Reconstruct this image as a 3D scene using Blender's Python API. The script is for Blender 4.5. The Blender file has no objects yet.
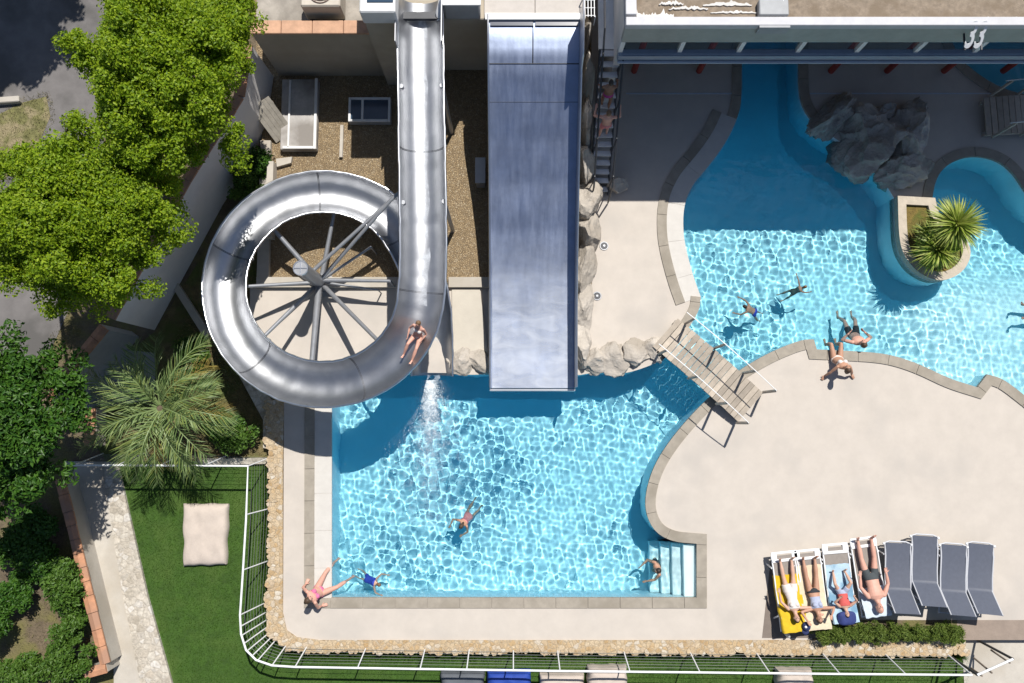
import bpy, math, random
import numpy as np
from mathutils import Vector, Matrix, noise
from mathutils.geometry import tessellate_polygon

S = bpy.context.scene
COL = S.collection
rnd = random.Random(7)
RNG = np.random.default_rng(11)
PI = math.pi

# ------------------------------------------------------------------ camera geometry
F_PX, CAM_H = 780.0, 19.5
TILT = math.atan(79 / F_PX)
CT, ST = math.cos(TILT), math.sin(TILT)

def at(px, py, z=0.0):
    """the point of the place at height z that the photo shows at (px, py)"""
    u, v = (px - 512) / F_PX, (341.5 - py) / F_PX
    yy, zz = v * CT + ST, v * ST - CT
    k = (z - CAM_H) / zz
    return Vector((u * k, yy * k, z))

def at2(px, py, z=0.0):
    p = at(px, py, z)
    return (p.x, p.y)

# ------------------------------------------------------------------ materials
MATS = {}

def new_mat(name):
    m = bpy.data.materials.new(name)
    m.use_nodes = True
    nt = m.node_tree
    return m, nt, nt.nodes['Principled BSDF']

def mat(name, col, rough=.6, var=.18, scale=6., bump=0., bscale=None, metal=0., spec=.5, col2=None, thr=None, detail=6., coat=0.):
    """noise-varied surface; col2 = second colour mixed in over a large noise"""
    if name in MATS:
        return MATS[name]
    m, nt, b = new_mat(name)
    L = nt.links.new
    tc = nt.nodes.new('ShaderNodeTexCoord')
    n = nt.nodes.new('ShaderNodeTexNoise')
    n.inputs['Scale'].default_value = scale
    n.inputs['Detail'].default_value = detail
    n.inputs['Roughness'].default_value = .65
    L(tc.outputs['Object'], n.inputs['Vector'])
    r = nt.nodes.new('ShaderNodeValToRGB')
    r.color_ramp.elements[0].position = .3
    r.color_ramp.elements[1].position = .7
    lo = [max(0, c * (1 - var)) for c in col]
    hi = [min(1, c * (1 + var)) for c in col]
    r.color_ramp.elements[0].color = (*lo, 1)
    r.color_ramp.elements[1].color = (*hi, 1)
    L(n.outputs['Fac'], r.inputs['Fac'])
    out = r.outputs['Color']
    if col2 is not None:
        n2 = nt.nodes.new('ShaderNodeTexNoise')
        n2.inputs['Scale'].default_value = scale * .28
        n2.inputs['Detail'].default_value = 5
        L(tc.outputs['Object'], n2.inputs['Vector'])
        r2 = nt.nodes.new('ShaderNodeValToRGB')
        t = thr or (.45, .62)
        r2.color_ramp.elements[0].position = t[0]
        r2.color_ramp.elements[1].position = t[1]
        L(n2.outputs['Fac'], r2.inputs['Fac'])
        mx = nt.nodes.new('ShaderNodeMix')
        mx.data_type = 'RGBA'
        L(r2.outputs['Color'], mx.inputs['Factor'])
        L(out, mx.inputs['A'])
        mx.inputs['B'].default_value = (*col2, 1)
        out = mx.outputs['Result']
    L(out, b.inputs['Base Color'])
    b.inputs['Roughness'].default_value = rough
    b.inputs['Metallic'].default_value = metal
    b.inputs['Specular IOR Level'].default_value = spec
    b.inputs['Coat Weight'].default_value = coat
    if bump:
        nb = nt.nodes.new('ShaderNodeTexNoise')
        nb.inputs['Scale'].default_value = bscale or scale * 4
        nb.inputs['Detail'].default_value = 6
        L(tc.outputs['Object'], nb.inputs['Vector'])
        bp = nt.nodes.new('ShaderNodeBump')
        bp.inputs['Strength'].default_value = 1
        bp.inputs['Distance'].default_value = bump
        L(nb.outputs['Fac'], bp.inputs['Height'])
        L(bp.outputs['Normal'], b.inputs['Normal'])
    MATS[name] = m
    return m

def cell_mat(name, cols, scale=8., rough=.85, bump=.01, gap=None, stretch=(1, 1, 1)):
    """stones / pebbles: a random tint per Voronoi cell, darker joints that are real dips"""
    m, nt, b = new_mat(name)
    L = nt.links.new
    tc = nt.nodes.new('ShaderNodeTexCoord')
    mp = nt.nodes.new('ShaderNodeMapping')
    mp.inputs['Scale'].default_value = stretch
    L(tc.outputs['Object'], mp.inputs['Vector'])
    v = nt.nodes.new('ShaderNodeTexVoronoi')
    v.inputs['Scale'].default_value = scale
    L(mp.outputs['Vector'], v.inputs['Vector'])
    sp = nt.nodes.new('ShaderNodeSeparateColor')
    L(v.outputs['Color'], sp.inputs['Color'])
    r = nt.nodes.new('ShaderNodeValToRGB')
    r.color_ramp.interpolation = 'LINEAR'
    els = r.color_ramp.elements
    els[0].color = (*cols[0], 1)
    els[1].color = (*cols[-1], 1)
    for i, c in enumerate(cols[1:-1]):
        e = els.new((i + 1) / (len(cols) - 1))
        e.color = (*c, 1)
    L(sp.outputs['Red'], r.inputs['Fac'])
    out = r.outputs['Color']
    ve = nt.nodes.new('ShaderNodeTexVoronoi')
    ve.feature = 'DISTANCE_TO_EDGE'
    ve.inputs['Scale'].default_value = scale
    L(mp.outputs['Vector'], ve.inputs['Vector'])
    rr = nt.nodes.new('ShaderNodeValToRGB')
    rr.color_ramp.elements[0].position = 0
    rr.color_ramp.elements[1].position = .12
    L(ve.outputs['Distance'], rr.inputs['Fac'])
    if gap is not None:
        mx = nt.nodes.new('ShaderNodeMix')
        mx.data_type = 'RGBA'
        L(rr.outputs['Color'], mx.inputs['Factor'])
        mx.inputs['A'].default_value = (*gap, 1)
        L(out, mx.inputs['B'])
        out = mx.outputs['Result']
    n = nt.nodes.new('ShaderNodeTexNoise')
    n.inputs['Scale'].default_value = scale * 3
    L(mp.outputs['Vector'], n.inputs['Vector'])
    mm = nt.nodes.new('ShaderNodeMix')
    mm.data_type = 'RGBA'
    mm.blend_type = 'OVERLAY'
    mm.inputs['Factor'].default_value = .5
    L(out, mm.inputs['A'])
    L(n.outputs['Fac'], mm.inputs['B'])
    L(mm.outputs['Result'], b.inputs['Base Color'])
    b.inputs['Roughness'].default_value = rough
    bp = nt.nodes.new('ShaderNodeBump')
    bp.inputs['Strength'].default_value = 1
    bp.inputs['Distance'].default_value = bump
    L(rr.outputs['Color'], bp.inputs['Height'])
    L(bp.outputs['Normal'], b.inputs['Normal'])
    MATS[name] = m
    return m

def leaf_mat(name, cols, rough=.5, trans=.35):
    m, nt, b = new_mat(name)
    L = nt.links.new
    g = nt.nodes.new('ShaderNodeNewGeometry')
    r = nt.nodes.new('ShaderNodeValToRGB')
    els = r.color_ramp.elements
    els[0].color = (*cols[0], 1)
    els[1].color = (*cols[-1], 1)
    for i, c in enumerate(cols[1:-1]):
        e = els.new((i + 1) / (len(cols) - 1))
        e.color = (*c, 1)
    L(g.outputs['Random Per Island'], r.inputs['Fac'])
    L(r.outputs['Color'], b.inputs['Base Color'])
    b.inputs['Roughness'].default_value = rough
    b.inputs['Specular IOR Level'].default_value = .35
    t = nt.nodes.new('ShaderNodeBsdfTranslucent')
    L(r.outputs['Color'], t.inputs['Color'])
    mx = nt.nodes.new('ShaderNodeMixShader')
    mx.inputs[0].default_value = trans
    o = nt.nodes['Material Output']
    L(b.outputs[0], mx.inputs[1])
    L(t.outputs[0], mx.inputs[2])
    L(mx.outputs[0], o.inputs[0])
    MATS[name] = m
    return m

def glass_mat(name, col, rough=0., ior=1.33):
    m = bpy.data.materials.new(name)
    m.use_nodes = True
    nt = m.node_tree
    nt.nodes.clear()
    o = nt.nodes.new('ShaderNodeOutputMaterial')
    g = nt.nodes.new('ShaderNodeBsdfGlass')
    g.inputs['Color'].default_value = (*col, 1)
    g.inputs['Roughness'].default_value = rough
    g.inputs['IOR'].default_value = ior
    nt.links.new(g.outputs[0], o.inputs[0])
    MATS[name] = m
    return m

# ------------------------------------------------------------------ object helpers
def tag(o, label=None, cat=None, group=None, kind=None):
    if label: o['label'] = label
    if cat: o['category'] = cat
    if group: o['group'] = group
    if kind: o['kind'] = kind
    return o

def thing(name, label, cat, loc=(0, 0, 0), rz=0., group=None):
    o = bpy.data.objects.new(name, None)
    COL.objects.link(o)
    o.location = loc
    o.rotation_euler = (0, 0, rz)
    o.empty_display_size = .2
    return tag(o, label, cat, group)

def world_loc(o):
    v = Vector((0, 0, 0))
    while o is not None:
        v += Vector(o.location)
        o = o.parent
    return v

def link(me, name, parent=None, world=True):
    o = bpy.data.objects.new(name, me)
    COL.objects.link(o)
    if parent is not None:
        if world:
            me.transform(Matrix.Translation(-world_loc(parent)))
        o.parent = parent
    return o

def copy_tree(o, parent=None):
    c = o.copy()
    COL.objects.link(c)
    c.parent = parent
    for ch in list(o.children):
        copy_tree(ch, c)
    return c

class MB:
    """collects shapes, then builds ONE mesh object"""
    def __init__(s):
        s.v, s.f = [], []

    def add(s, vs, fs):
        n = len(s.v)
        s.v += [tuple(p) for p in vs]
        s.f += [tuple(i + n for i in f) for f in fs]
        return s

    def box(s, c, size, rz=0., m=None, bev=0.):
        x, y, z = size[0] / 2, size[1] / 2, size[2] / 2
        if bev > 0:
            vs, fs = bevel_box(x, y, z, bev)
        else:
            vs = [(-x, -y, -z), (x, -y, -z), (x, y, -z), (-x, y, -z), (-x, -y, z), (x, -y, z), (x, y, z), (-x, y, z)]
            fs = [(3, 2, 1, 0), (4, 5, 6, 7), (0, 1, 5, 4), (1, 2, 6, 5), (2, 3, 7, 6), (3, 0, 4, 7)]
        M = m or (Matrix.Translation(c) @ Matrix.Rotation(rz, 4, 'Z'))
        return s.add([M @ Vector(p) for p in vs], fs)

    def prism(s, pts, z0, z1, cap=True):
        """polygon (x, y) extruded from z0 to z1"""
        n = len(pts)
        vs = [(p[0], p[1], z0) for p in pts] + [(p[0], p[1], z1) for p in pts]
        fs = [(i, (i + 1) % n, n + (i + 1) % n, n + i) for i in range(n)]
        tri = tessellate_polygon([[Vector((p[0], p[1], 0)) for p in pts]])
        fs += [tuple(n + i for i in t) for t in tri]
        fs += [tuple(reversed(t)) for t in tri]
        return s.add(vs, fs)

    def tube(s, pts, r, seg=8, closed=False):
        pts = [Vector(p) for p in pts]
        n = len(pts)
        rs = r if isinstance(r, (list, tuple)) else [r] * n
        base = len(s.v)
        up = Vector((0, 0, 1))
        prev = None
        for i, p in enumerate(pts):
            a = pts[i - 1] if (i > 0 or closed) else pts[i]
            b = pts[(i + 1) % n] if (i < n - 1 or closed) else pts[i]
            d = (b - a)
            d = d.normalized() if d.length > 1e-9 else Vector((0, 0, 1))
            if prev is None:
                ref = up if abs(d.z) < .9 else Vector((1, 0, 0))
                x = d.cross(ref).normalized()
            else:
                x = (prev - d * prev.dot(d)).normalized()
            prev = x
            y = d.cross(x)
            for k in range(seg):
                t = 2 * PI * k / seg
                s.v.append(tuple(p + x * (rs[i] * math.cos(t)) + y * (rs[i] * math.sin(t))))
        m = n if closed else n - 1
        for i in range(m):
            j = (i + 1) % n
            for k in range(seg):
                l = (k + 1) % seg
                s.f.append((base + i * seg + k, base + i * seg + l, base + j * seg + l, base + j * seg + k))
        if not closed:
            s.f.append(tuple(base + k for k in reversed(range(seg))))
            s.f.append(tuple(base + (n - 1) * seg + k for k in range(seg)))
        return s

    def ball(s, c, r, seg=12, rings=8, M=None):
        r = r if isinstance(r, (tuple, list)) else (r, r, r)
        base = []
        for i in range(1, rings):
            ph = PI * i / rings
            for k in range(seg):
                t = 2 * PI * k / seg
                base.append(Vector((r[0] * math.sin(ph) * math.cos(t), r[1] * math.sin(ph) * math.sin(t), r[2] * math.cos(ph))))
        base += [Vector((0, 0, r[2])), Vector((0, 0, -r[2]))]
        T, B = len(base) - 2, len(base) - 1
        fs = []
        for i in range(rings - 2):
            for k in range(seg):
                l = (k + 1) % seg
                fs.append((i * seg + k, (i + 1) * seg + k, (i + 1) * seg + l, i * seg + l))
        for k in range(seg):
            l = (k + 1) % seg
            fs.append((T, k, l))
            fs.append((B, (rings - 2) * seg + l, (rings - 2) * seg + k))
        R = M or Matrix.Identity(3)
        return s.add([Vector(c) + R @ p for p in base], fs)

    def loft(s, rings, cap=True):
        """rings: lists of equal length of points"""
        base = len(s.v)
        k = len(rings[0])
        for r in rings:
            s.v += [tuple(p) for p in r]
        for i in range(len(rings) - 1):
            for j in range(k):
                l = (j + 1) % k
                s.f.append((base + i * k + j, base + i * k + l, base + (i + 1) * k + l, base + (i + 1) * k + j))
        if cap:
            s.f.append(tuple(base + j for j in reversed(range(k))))
            s.f.append(tuple(base + (len(rings) - 1) * k + j for j in range(k)))
        return s

    def grid(s, fn, nu, nv):
        base = len(s.v)
        for j in range(nv + 1):
            for i in range(nu + 1):
                s.v.append(tuple(fn(i / nu, j / nv)))
        for j in range(nv):
            for i in range(nu):
                a = base + j * (nu + 1) + i
                s.f.append((a, a + 1, a + nu + 2, a + nu + 1))
        return s

    def build(s, name, m, parent=None, world=True, smooth=False):
        me = bpy.data.meshes.new(name)
        me.from_pydata(s.v, [], s.f)
        me.materials.append(m)
        if smooth:
            me.polygons.foreach_set('use_smooth', [True] * len(me.polygons))
            try:
                me.set_sharp_from_angle(angle=math.radians(50))
            except Exception:
                pass
        me.update()
        return link(me, name, parent, world)

def bevel_box(x, y, z, b):
    vs, idx = [], {}
    fs = []
    pts = []
    for sx in (-1, 1):
        for sy in (-1, 1):
            for sz in (-1, 1):
                c = []
                for ax in range(3):
                    p = [sx * (x - b), sy * (y - b), sz * (z - b)]
                    p[ax] = (sx * x, sy * y, sz * z)[ax]
                    c.append(len(vs))
                    vs.append(tuple(p))
                idx[(sx, sy, sz)] = c
                fs.append(tuple(c))
    for ax in range(3):
        o = [a for a in range(3) if a != ax]
        for sg in (-1, 1):
            q = []
            for (p, r) in ((-1, -1), (1, -1), (1, 1), (-1, 1)):
                k = [0, 0, 0]
                k[ax] = sg
                k[o[0]] = p
                k[o[1]] = r
                q.append(idx[tuple(k)][ax])
            fs.append(tuple(q))
        for p in (-1, 1):
            for r in (-1, 1):
                k1, k2 = [0, 0, 0], [0, 0, 0]
                k1[ax], k2[ax] = -1, 1
                for k in (k1, k2):
                    k[o[0]], k[o[1]] = p, r
                a, c = idx[tuple(k1)], idx[tuple(k2)]
                fs.append((a[o[0]], a[o[1]], c[o[1]], c[o[0]]))
    return vs, fs

def np_mesh(name, V, Fq, m, parent=None, smooth=False, world=True):
    """numpy quads -> mesh object"""
    me = bpy.data.meshes.new(name)
    k = Fq.shape[1]
    me.vertices.add(len(V))
    me.vertices.foreach_set('co', V.astype(np.float32).ravel())
    me.loops.add(Fq.size)
    me.loops.foreach_set('vertex_index', Fq.astype(np.int32).ravel())
    me.polygons.add(len(Fq))
    me.polygons.foreach_set('loop_start', np.arange(0, Fq.size, k, dtype=np.int32))
    me.polygons.foreach_set('loop_total', np.full(len(Fq), k, dtype=np.int32))
    me.update(calc_edges=True)
    me.polygons.foreach_set('use_smooth', np.full(len(Fq), smooth))
    me.materials.append(m)
    return link(me, name, parent, world)

def sheet(name, polys, z, m, parent=None):
    """flat sheet from an outer polygon and holes"""
    rings = [[Vector((p[0], p[1], 0)) for p in r] for r in polys]
    tris = tessellate_polygon(rings)
    flat = [p for r in rings for p in r]
    b = MB()
    fs = []
    for t in tris:
        a, c, d = (flat[i] for i in t)
        fs.append(t if (c - a).cross(d - a).z > 0 else t[::-1])
    b.add([(p.x, p.y, z) for p in flat], fs)
    return b.build(name, m, parent)

def struct(o):
    o['kind'] = 'structure'
    return o

def inside(poly, X, Y):
    """vectorised point-in-polygon"""
    r = np.zeros(X.shape, bool)
    n = len(poly)
    for i in range(n):
        x0, y0 = poly[i]
        x1, y1 = poly[(i + 1) % n]
        if y0 == y1:
            continue
        c = ((y0 > Y) != (y1 > Y)) & (X < (x1 - x0) * (Y - y0) / (y1 - y0) + x0)
        r ^= c
    return r

def area(p):
    return .5 * sum(p[i][0] * p[(i + 1) % len(p)][1] - p[(i + 1) % len(p)][0] * p[i][1] for i in range(len(p)))

# ------------------------------------------------------------------ palette
DECK = mat('deck_concrete', (.502, .453, .398), .8, .06, 2.2, .0015, 60, col2=(.425, .39, .35), thr=(.52, .75))
GUTTER = mat('gutter_white', (.54, .515, .475), .7, .06, 4, .002, 50)
COPING = mat('coping_stone', (.31, .275, .225), .8, .14, 5, .003, 40, col2=(.25, .22, .175), thr=(.5, .7))
LINER = mat('pool_liner', (.76, .85, .87), .5, .03, 1.2)
STEPW = mat('pool_step', (.82, .87, .87), .5, .05, 2)
SOIL = mat('soil', (.13, .10, .065), .95, .35, 5, .03, 22, col2=(.15, .135, .05), thr=(.45, .6))
ASPHALT = mat('asphalt', (.155, .145, .14), .9, .14, 3, .004, 90, col2=(.10, .095, .09), thr=(.5, .64))
VERGE = mat('dry_verge', (.15, .145, .055), .95, .4, 9, .02, 40, col2=(.27, .225, .13), thr=(.46, .6))
LAWN = mat('lawn_base', (.038, .088, .009), .9, .25, 5, .01, 80, col2=(.06, .11, .016), thr=(.46, .7))
GRASS = leaf_mat('grass_blade', [(.035, .10, .006), (.058, .14, .010), (.09, .17, .02)], .6, .25)
PATH = mat('path_concrete', (.47, .435, .38), .85, .1, 3, .003, 50, col2=(.40, .36, .30))
WHITEWALL = mat('render_wall', (.74, .71, .68), .85, .06, 2, .003, 40, col2=(.66, .63, .6))
BEIGEWALL = mat('beige_wall', (.40, .35, .275), .85, .1, 2, .003, 40, col2=(.34, .29, .22))
TERRA = mat('terracotta', (.46, .225, .125), .8, .25, 6, .004, 40, col2=(.36, .20, .13))
GRAVEL = cell_mat('gravel', [(.29, .21, .115), (.37, .275, .16), (.23, .165, .09), (.42, .335, .22)], 24, .9, .012, (.19, .135, .08))
RUBBLE = cell_mat('rubble_stone', [(.42, .29, .15), (.49, .395, .27), (.37, .25, .125), (.53, .48, .40)], 9.5, .9, .006, (.38, .30, .20))
PALERUBBLE = cell_mat('pale_rubble', [(.42, .37, .30), (.52, .48, .41), (.34, .30, .24), (.56, .53, .48)], 6, .9, .006, (.42, .375, .31))
ROCK = mat('rock', (.43, .39, .34), .9, .25, 2.6, .03, 9, col2=(.33, .29, .24), thr=(.45, .68), detail=9)
DARKROCK = mat('dark_rock', (.44, .405, .36), .9, .4, 2.4, .05, 9, col2=(.25, .235, .21), thr=(.45, .65), detail=9)
STEEL = mat('steel', (.47, .48, .50), .43, .10, 3, .0012, 9, metal=1.)
STEELRIM = mat('steel_rim', (.75, .76, .78), .28, .05, 6, metal=1.)
BIGSTEEL = mat('big_slide_steel', (.37, .43, .57), .42, .16, 1.6, .0012, 7, metal=1.)
_nt = BIGSTEEL.node_tree
_tc = _nt.nodes.new('ShaderNodeTexCoord'); _mp = _nt.nodes.new('ShaderNodeMapping'); _n = _nt.nodes.new('ShaderNodeTexNoise'); _r = _nt.nodes.new('ShaderNodeMapRange')
_mp.inputs['Scale'].default_value = (5, .55, 1)
_n.inputs['Scale'].default_value = 1.5; _n.inputs['Detail'].default_value = 8; _n.inputs['Roughness'].default_value = .7
_r.inputs['From Min'].default_value = .3; _r.inputs['From Max'].default_value = .7; _r.inputs['To Min'].default_value = .37; _r.inputs['To Max'].default_value = .47
_nt.links.new(_tc.outputs['Object'], _mp.inputs['Vector']); _nt.links.new(_mp.outputs['Vector'], _n.inputs['Vector']); _nt.links.new(_n.outputs['Fac'], _r.inputs['Value']); _nt.links.new(_r.outputs['Result'], _nt.nodes['Principled BSDF'].inputs['Roughness'])
GREYMETAL = mat('grey_metal', (.33, .34, .36), .45, .1, 6, metal=.5)
DARKMETAL = mat('dark_metal', (.05, .052, .058), .5, .15, 6, metal=.3)
WHITEMETAL = mat('white_metal', (.76, .77, .78), .4, .05, 8)
WHITEPAINT = mat('white_paint', (.72, .72, .71), .6, .07, 5)
GREYPAINT = mat('grey_paint', (.33, .34, .35), .6, .1, 4)
FASCIA = mat('fascia_panel', (.34, .36, .33), .6, .12, 3)
BLUEBEAM = mat('blue_beam', (.27, .31, .38), .5, .08, 4)
ROOFING = mat('roof_gravel', (.25, .20, .15), .95, .25, 9, .01, 60, col2=(.20, .155, .11), thr=(.45, .6))
MEMBRANE = mat('roof_membrane', (.60, .58, .55), .7, .2, 4, .01, 12)
REDPAINT = mat('red_paint', (.33, .045, .03), .5, .1, 5)
WOOD = mat('bridge_wood', (.40, .36, .31), .8, .22, 3.5, .003, 40)
WOODS = [mat('bridge_wood_%d' % i, (.40 * k, .345 * k, .28 * k), .8, .16, 5, .003, 40) for i, k in enumerate((.8, .95, 1.08, 1.2))]
BARK = mat('bark', (.12, .09, .06), .95, .3, 8, .02, 20)
MAT_BROWN = mat('brown_paving', (.27, .215, .175), .9, .12, 4, .004, 30)
GREYSLING = mat('grey_sling', (.085, .096, .128), .55, .08, 14, .0015, 120)
TAUPE = mat('taupe_sling', (.26, .23, .205), .7, .08, 14, .0015, 120)
FOAM = mat('foam', (.85, .88, .90), .6, .04, 5)
CUSHION = mat('cushion_fabric', (.50, .43, .37), .9, .07, 5, .004, 20)
BEANGREY = mat('bean_bag_grey', (.10, .11, .125), .85, .1, 6, .004, 20)
BEANBLUE = mat('bean_bag_blue', (.012, .05, .30), .75, .1, 6, .004, 20)
PANEGLASS = glass_mat('pane_glass', (.85, .93, .93), 0, 1.45)
DARKGLASS = mat('dark_glass', (.04, .07, .11), .1, .1, 3)

# ------------------------------------------------------------------ pool outline (water edge, clockwise walk in the photo)
# x, y, corner?, what borders it: c coping, g white gutter + coping, p planter rim, r rock, n nothing
POOL = [(331, 598, 1, 'c'), (697, 598, 1, 'c'), (697, 543, 1, 'c'), (672, 541, 0, 'c'), (654, 531, 0, 'c'), (645, 510, 0, 'c'),
        (647, 487, 0, 'c'), (656, 462, 0, 'c'), (673, 437, 0, 'c'), (692, 415, 0, 'c'), (708, 399, 0, 'c'), (735, 374, 0, 'c'),
        (750, 364, 0, 'c'), (772, 352, 0, 'c'), (794, 343, 0, 'c'), (805, 340, 0, 'c'), (813, 340, 1, 'c'), (816, 350, 1, 'c'),
        (838, 351, 0, 'c'), (875, 353, 0, 'c'), (897, 357, 0, 'c'), (922, 366, 0, 'c'), (948, 379, 0, 'c'), (977, 388, 1, 'c'),
        (987, 375, 1, 'c'), (1002, 379, 0, 'c'), (1024, 396, 0, 'c'), (1060, 425, 0, 'c'), (1120, 460, 1, 'c'), (1150, 300, 1, 'c'),
        (1085, 244, 0, 'c'), (1044, 214, 0, 'c'), (1026, 193, 0, 'c'), (1014, 173, 0, 'c'), (998, 160, 0, 'c'), (976, 155, 0, 'c'),
        (956, 159, 0, 'c'), (941, 169, 0, 'c'), (934, 182, 0, 'c'), (931, 200, 1, 'p'), (934, 214, 0, 'p'), (943, 225, 0, 'p'),
        (960, 236, 0, 'p'), (968, 254, 0, 'p'), (961, 271, 0, 'p'), (946, 281, 0, 'p'), (930, 282, 0, 'p'), (912, 273, 0, 'p'),
        (899, 256, 0, 'p'), (895, 238, 0, 'p'), (894, 198, 1, 'r'), (888, 188, 0, 'r'), (873, 167, 0, 'r'), (853, 149, 0, 'r'),
        (829, 135, 0, 'r'), (815, 124, 0, 'c'), (803, 108, 0, 'c'), (799, 90, 0, 'c'), (799, 60, 0, 'c'), (799, 2, 1, 'n'),
        (742, 2, 1, 'c'), (741, 60, 0, 'c'), (741, 100, 0, 'c'), (737, 118, 0, 'g'), (725, 143, 0, 'g'), (708, 166, 0, 'g'),
        (692, 184, 0, 'g'), (683, 204, 0, 'g'), (682, 231, 0, 'g'), (686, 253, 0, 'g'), (693, 278, 0, 'g'), (700, 297, 1, 'c'),
        (699, 309, 0, 'c'), (690, 325, 0, 'c'), (674, 347, 0, 'c'), (661, 361, 1, 'r'), (641, 369, 0, 'r'), (623, 374, 0, 'r'),
        (602, 371, 0, 'r'), (580, 375, 1, 'n'), (490, 374, 1, 'r'), (470, 375, 0, 'r'), (452, 373, 1, 'n'), (331, 372, 1, 'g')]
LAGOON = [(950, 40, 1, 'c'), (958, 58, 0, 'c'), (972, 71, 0, 'c'), (988, 82, 0, 'c'), (1006, 91, 0, 'c'), (1030, 97, 0, 'c'),
          (1090, 98, 1, 'c'), (1090, 4, 1, 'n'), (950, 4, 1, 'c')]

def smooth_outline(src):
    pts = [(Vector(at2(p[0], p[1])), p[2], p[3]) for p in src]
    n = len(pts)
    out, kinds = [], []
    for i, (v, corner, kd) in enumerate(pts):
        p, q = pts[i - 1], pts[(i + 1) % n]
        if corner:
            out.append(v)
            kinds.append(kd)
            continue
        a, b = (p[0] + v) * .5, (v + q[0]) * .5
        if p[1]: a = p[0].lerp(v, .55)
        if q[1]: b = q[0].lerp(v, .55)
        for t in (0, .25, .5, .75, 1):
            w = a * (1 - t) ** 2 + v * (2 * t * (1 - t)) + b * t * t
            if out and (w - out[-1]).length < .004:
                continue
            out.append(w)
            kinds.append(p[2] if t < .5 else kd)
    res = [(w.x, w.y) for w in out]
    if area(res) < 0:     # make it counter-clockwise; a segment's kind sits on its first point
        res.reverse()
        kinds.reverse()
        kinds = kinds[1:] + kinds[:1]
    return res, kinds

POOL_XY, POOL_K = smooth_outline(POOL)
LAG_XY, LAG_K = smooth_outline(LAGOON)

def offset(poly, d):
    """counter-clockwise polygon moved outward by d with limited mitres"""
    n = len(poly)
    out = []
    for i in range(n):
        p0, p1, p2 = Vector(poly[i - 1]), Vector(poly[i]), Vector(poly[(i + 1) % n])
        a, b = (p1 - p0).normalized(), (p2 - p1).normalized()
        na, nb = Vector((a.y, -a.x)), Vector((b.y, -b.x))
        m = (na + nb)
        m = m.normalized() if m.length > 1e-6 else na
        k = d / max(.45, m.dot(na))
        out.append(tuple(p1 + m * k))
    return out

# ------------------------------------------------------------------ ground, deck, pool shell
G0 = -0.30
BIG = 140
hole = [(-8.0, -6.55), (17.8, -6.55), (17.8, 12.9), (-8.0, 12.9)]
hole = [at2(300, 615), (16.6, at2(300, 615)[1]), (16.6, 11.5), (at2(300, 615)[0], 11.5)]
struct(sheet('ground', [[(-BIG, -BIG), (BIG, -BIG), (BIG, BIG), (-BIG, BIG)], hole], G0, SOIL))

deck_out = [at2(283, 640), at2(1040, 640), (17.5, at2(1040, 640)[1]), (17.5, 12.5), (at2(592, 20)[0], 12.5), at2(592, 285), at2(250, 286), at2(249, 352), at2(284, 405)]
if area(deck_out) < 0: deck_out.reverse()
struct(sheet('pool_deck', [deck_out, POOL_XY, LAG_XY], 0, DECK))
b = MB()
n = len(deck_out)
for i in range(n):
    p, q = deck_out[i], deck_out[(i + 1) % n]
    b.add([(p[0], p[1], G0 - .3), (q[0], q[1], G0 - .3), (q[0], q[1], 0), (p[0], p[1], 0)], [(0, 1, 2, 3)])
struct(b.build('deck_edge', PALERUBBLE))
yard = [at2(262, 130), at2(258, 286.5), at2(592, 285.5), (at2(592, 20)[0] + .0, 12.5), (at2(245, 60)[0], 12.5)]
struct(sheet('gravel_yard', [yard], -.012, GRAVEL))

WATER_Z = -.11
def pool_depth(X, Y):
    """floor height: deep in the north and west, shelving up at the east beach"""
    z = np.full(X.shape, -1.35)
    e = np.clip((X - 8.2) / 3.2, 0, 1) * np.clip((4.6 - Y) / 2.0, 0, 1)
    z = z + .62 * (e * e * (3 - 2 * e))
    lo = np.clip((-2.2 - Y) / 3.6, 0, 1)
    z = z + .28 * lo * (X < 6)
    return z

b = MB()
for poly in (POOL_XY, LAG_XY):
    n = len(poly)
    for i in range(n):
        p, q = poly[i], poly[(i + 1) % n]
        b.add([(p[0], p[1], 0), (q[0], q[1], 0), (q[0], q[1], -1.6), (p[0], p[1], -1.6)], [(0, 1, 2, 3)])
pool_wall = struct(b.build('pool_side', LINER))
xs, ys = np.arange(-5.2, 17.4, .2), np.arange(-7.0, 12.4, .2)
X, Y = np.meshgrid(xs, ys)
V = np.stack([X, Y, pool_depth(X, Y)], -1).reshape(-1, 3)
ny, nx = X.shape
J, I = np.meshgrid(np.arange(ny - 1), np.arange(nx - 1), indexing='ij')
a = (J * nx + I).ravel()
Fq = np.stack([a, a + 1, a + nx + 1, a + nx], -1)
pool_floor = struct(np_mesh('pool_floor', V, Fq, LINER, smooth=True))
# entry steps in the notch
b = MB()
x1 = at(697, 570).x
y0, y1 = at(697, 598).y + .004, at(697, 543).y - .05
for k, (w, z) in enumerate(((.30, -.13), (.55, -.36), (.80, -.58), (1.05, -.8))):
    b.box(((x1 - w / 2), (y0 + y1) / 2, (z - 1.5) / 2 - k * .001), (w - .004 * k, y1 - y0, z + 1.5), bev=.012)
pool_steps = struct(b.build('pool_steps', STEPW))

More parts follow.
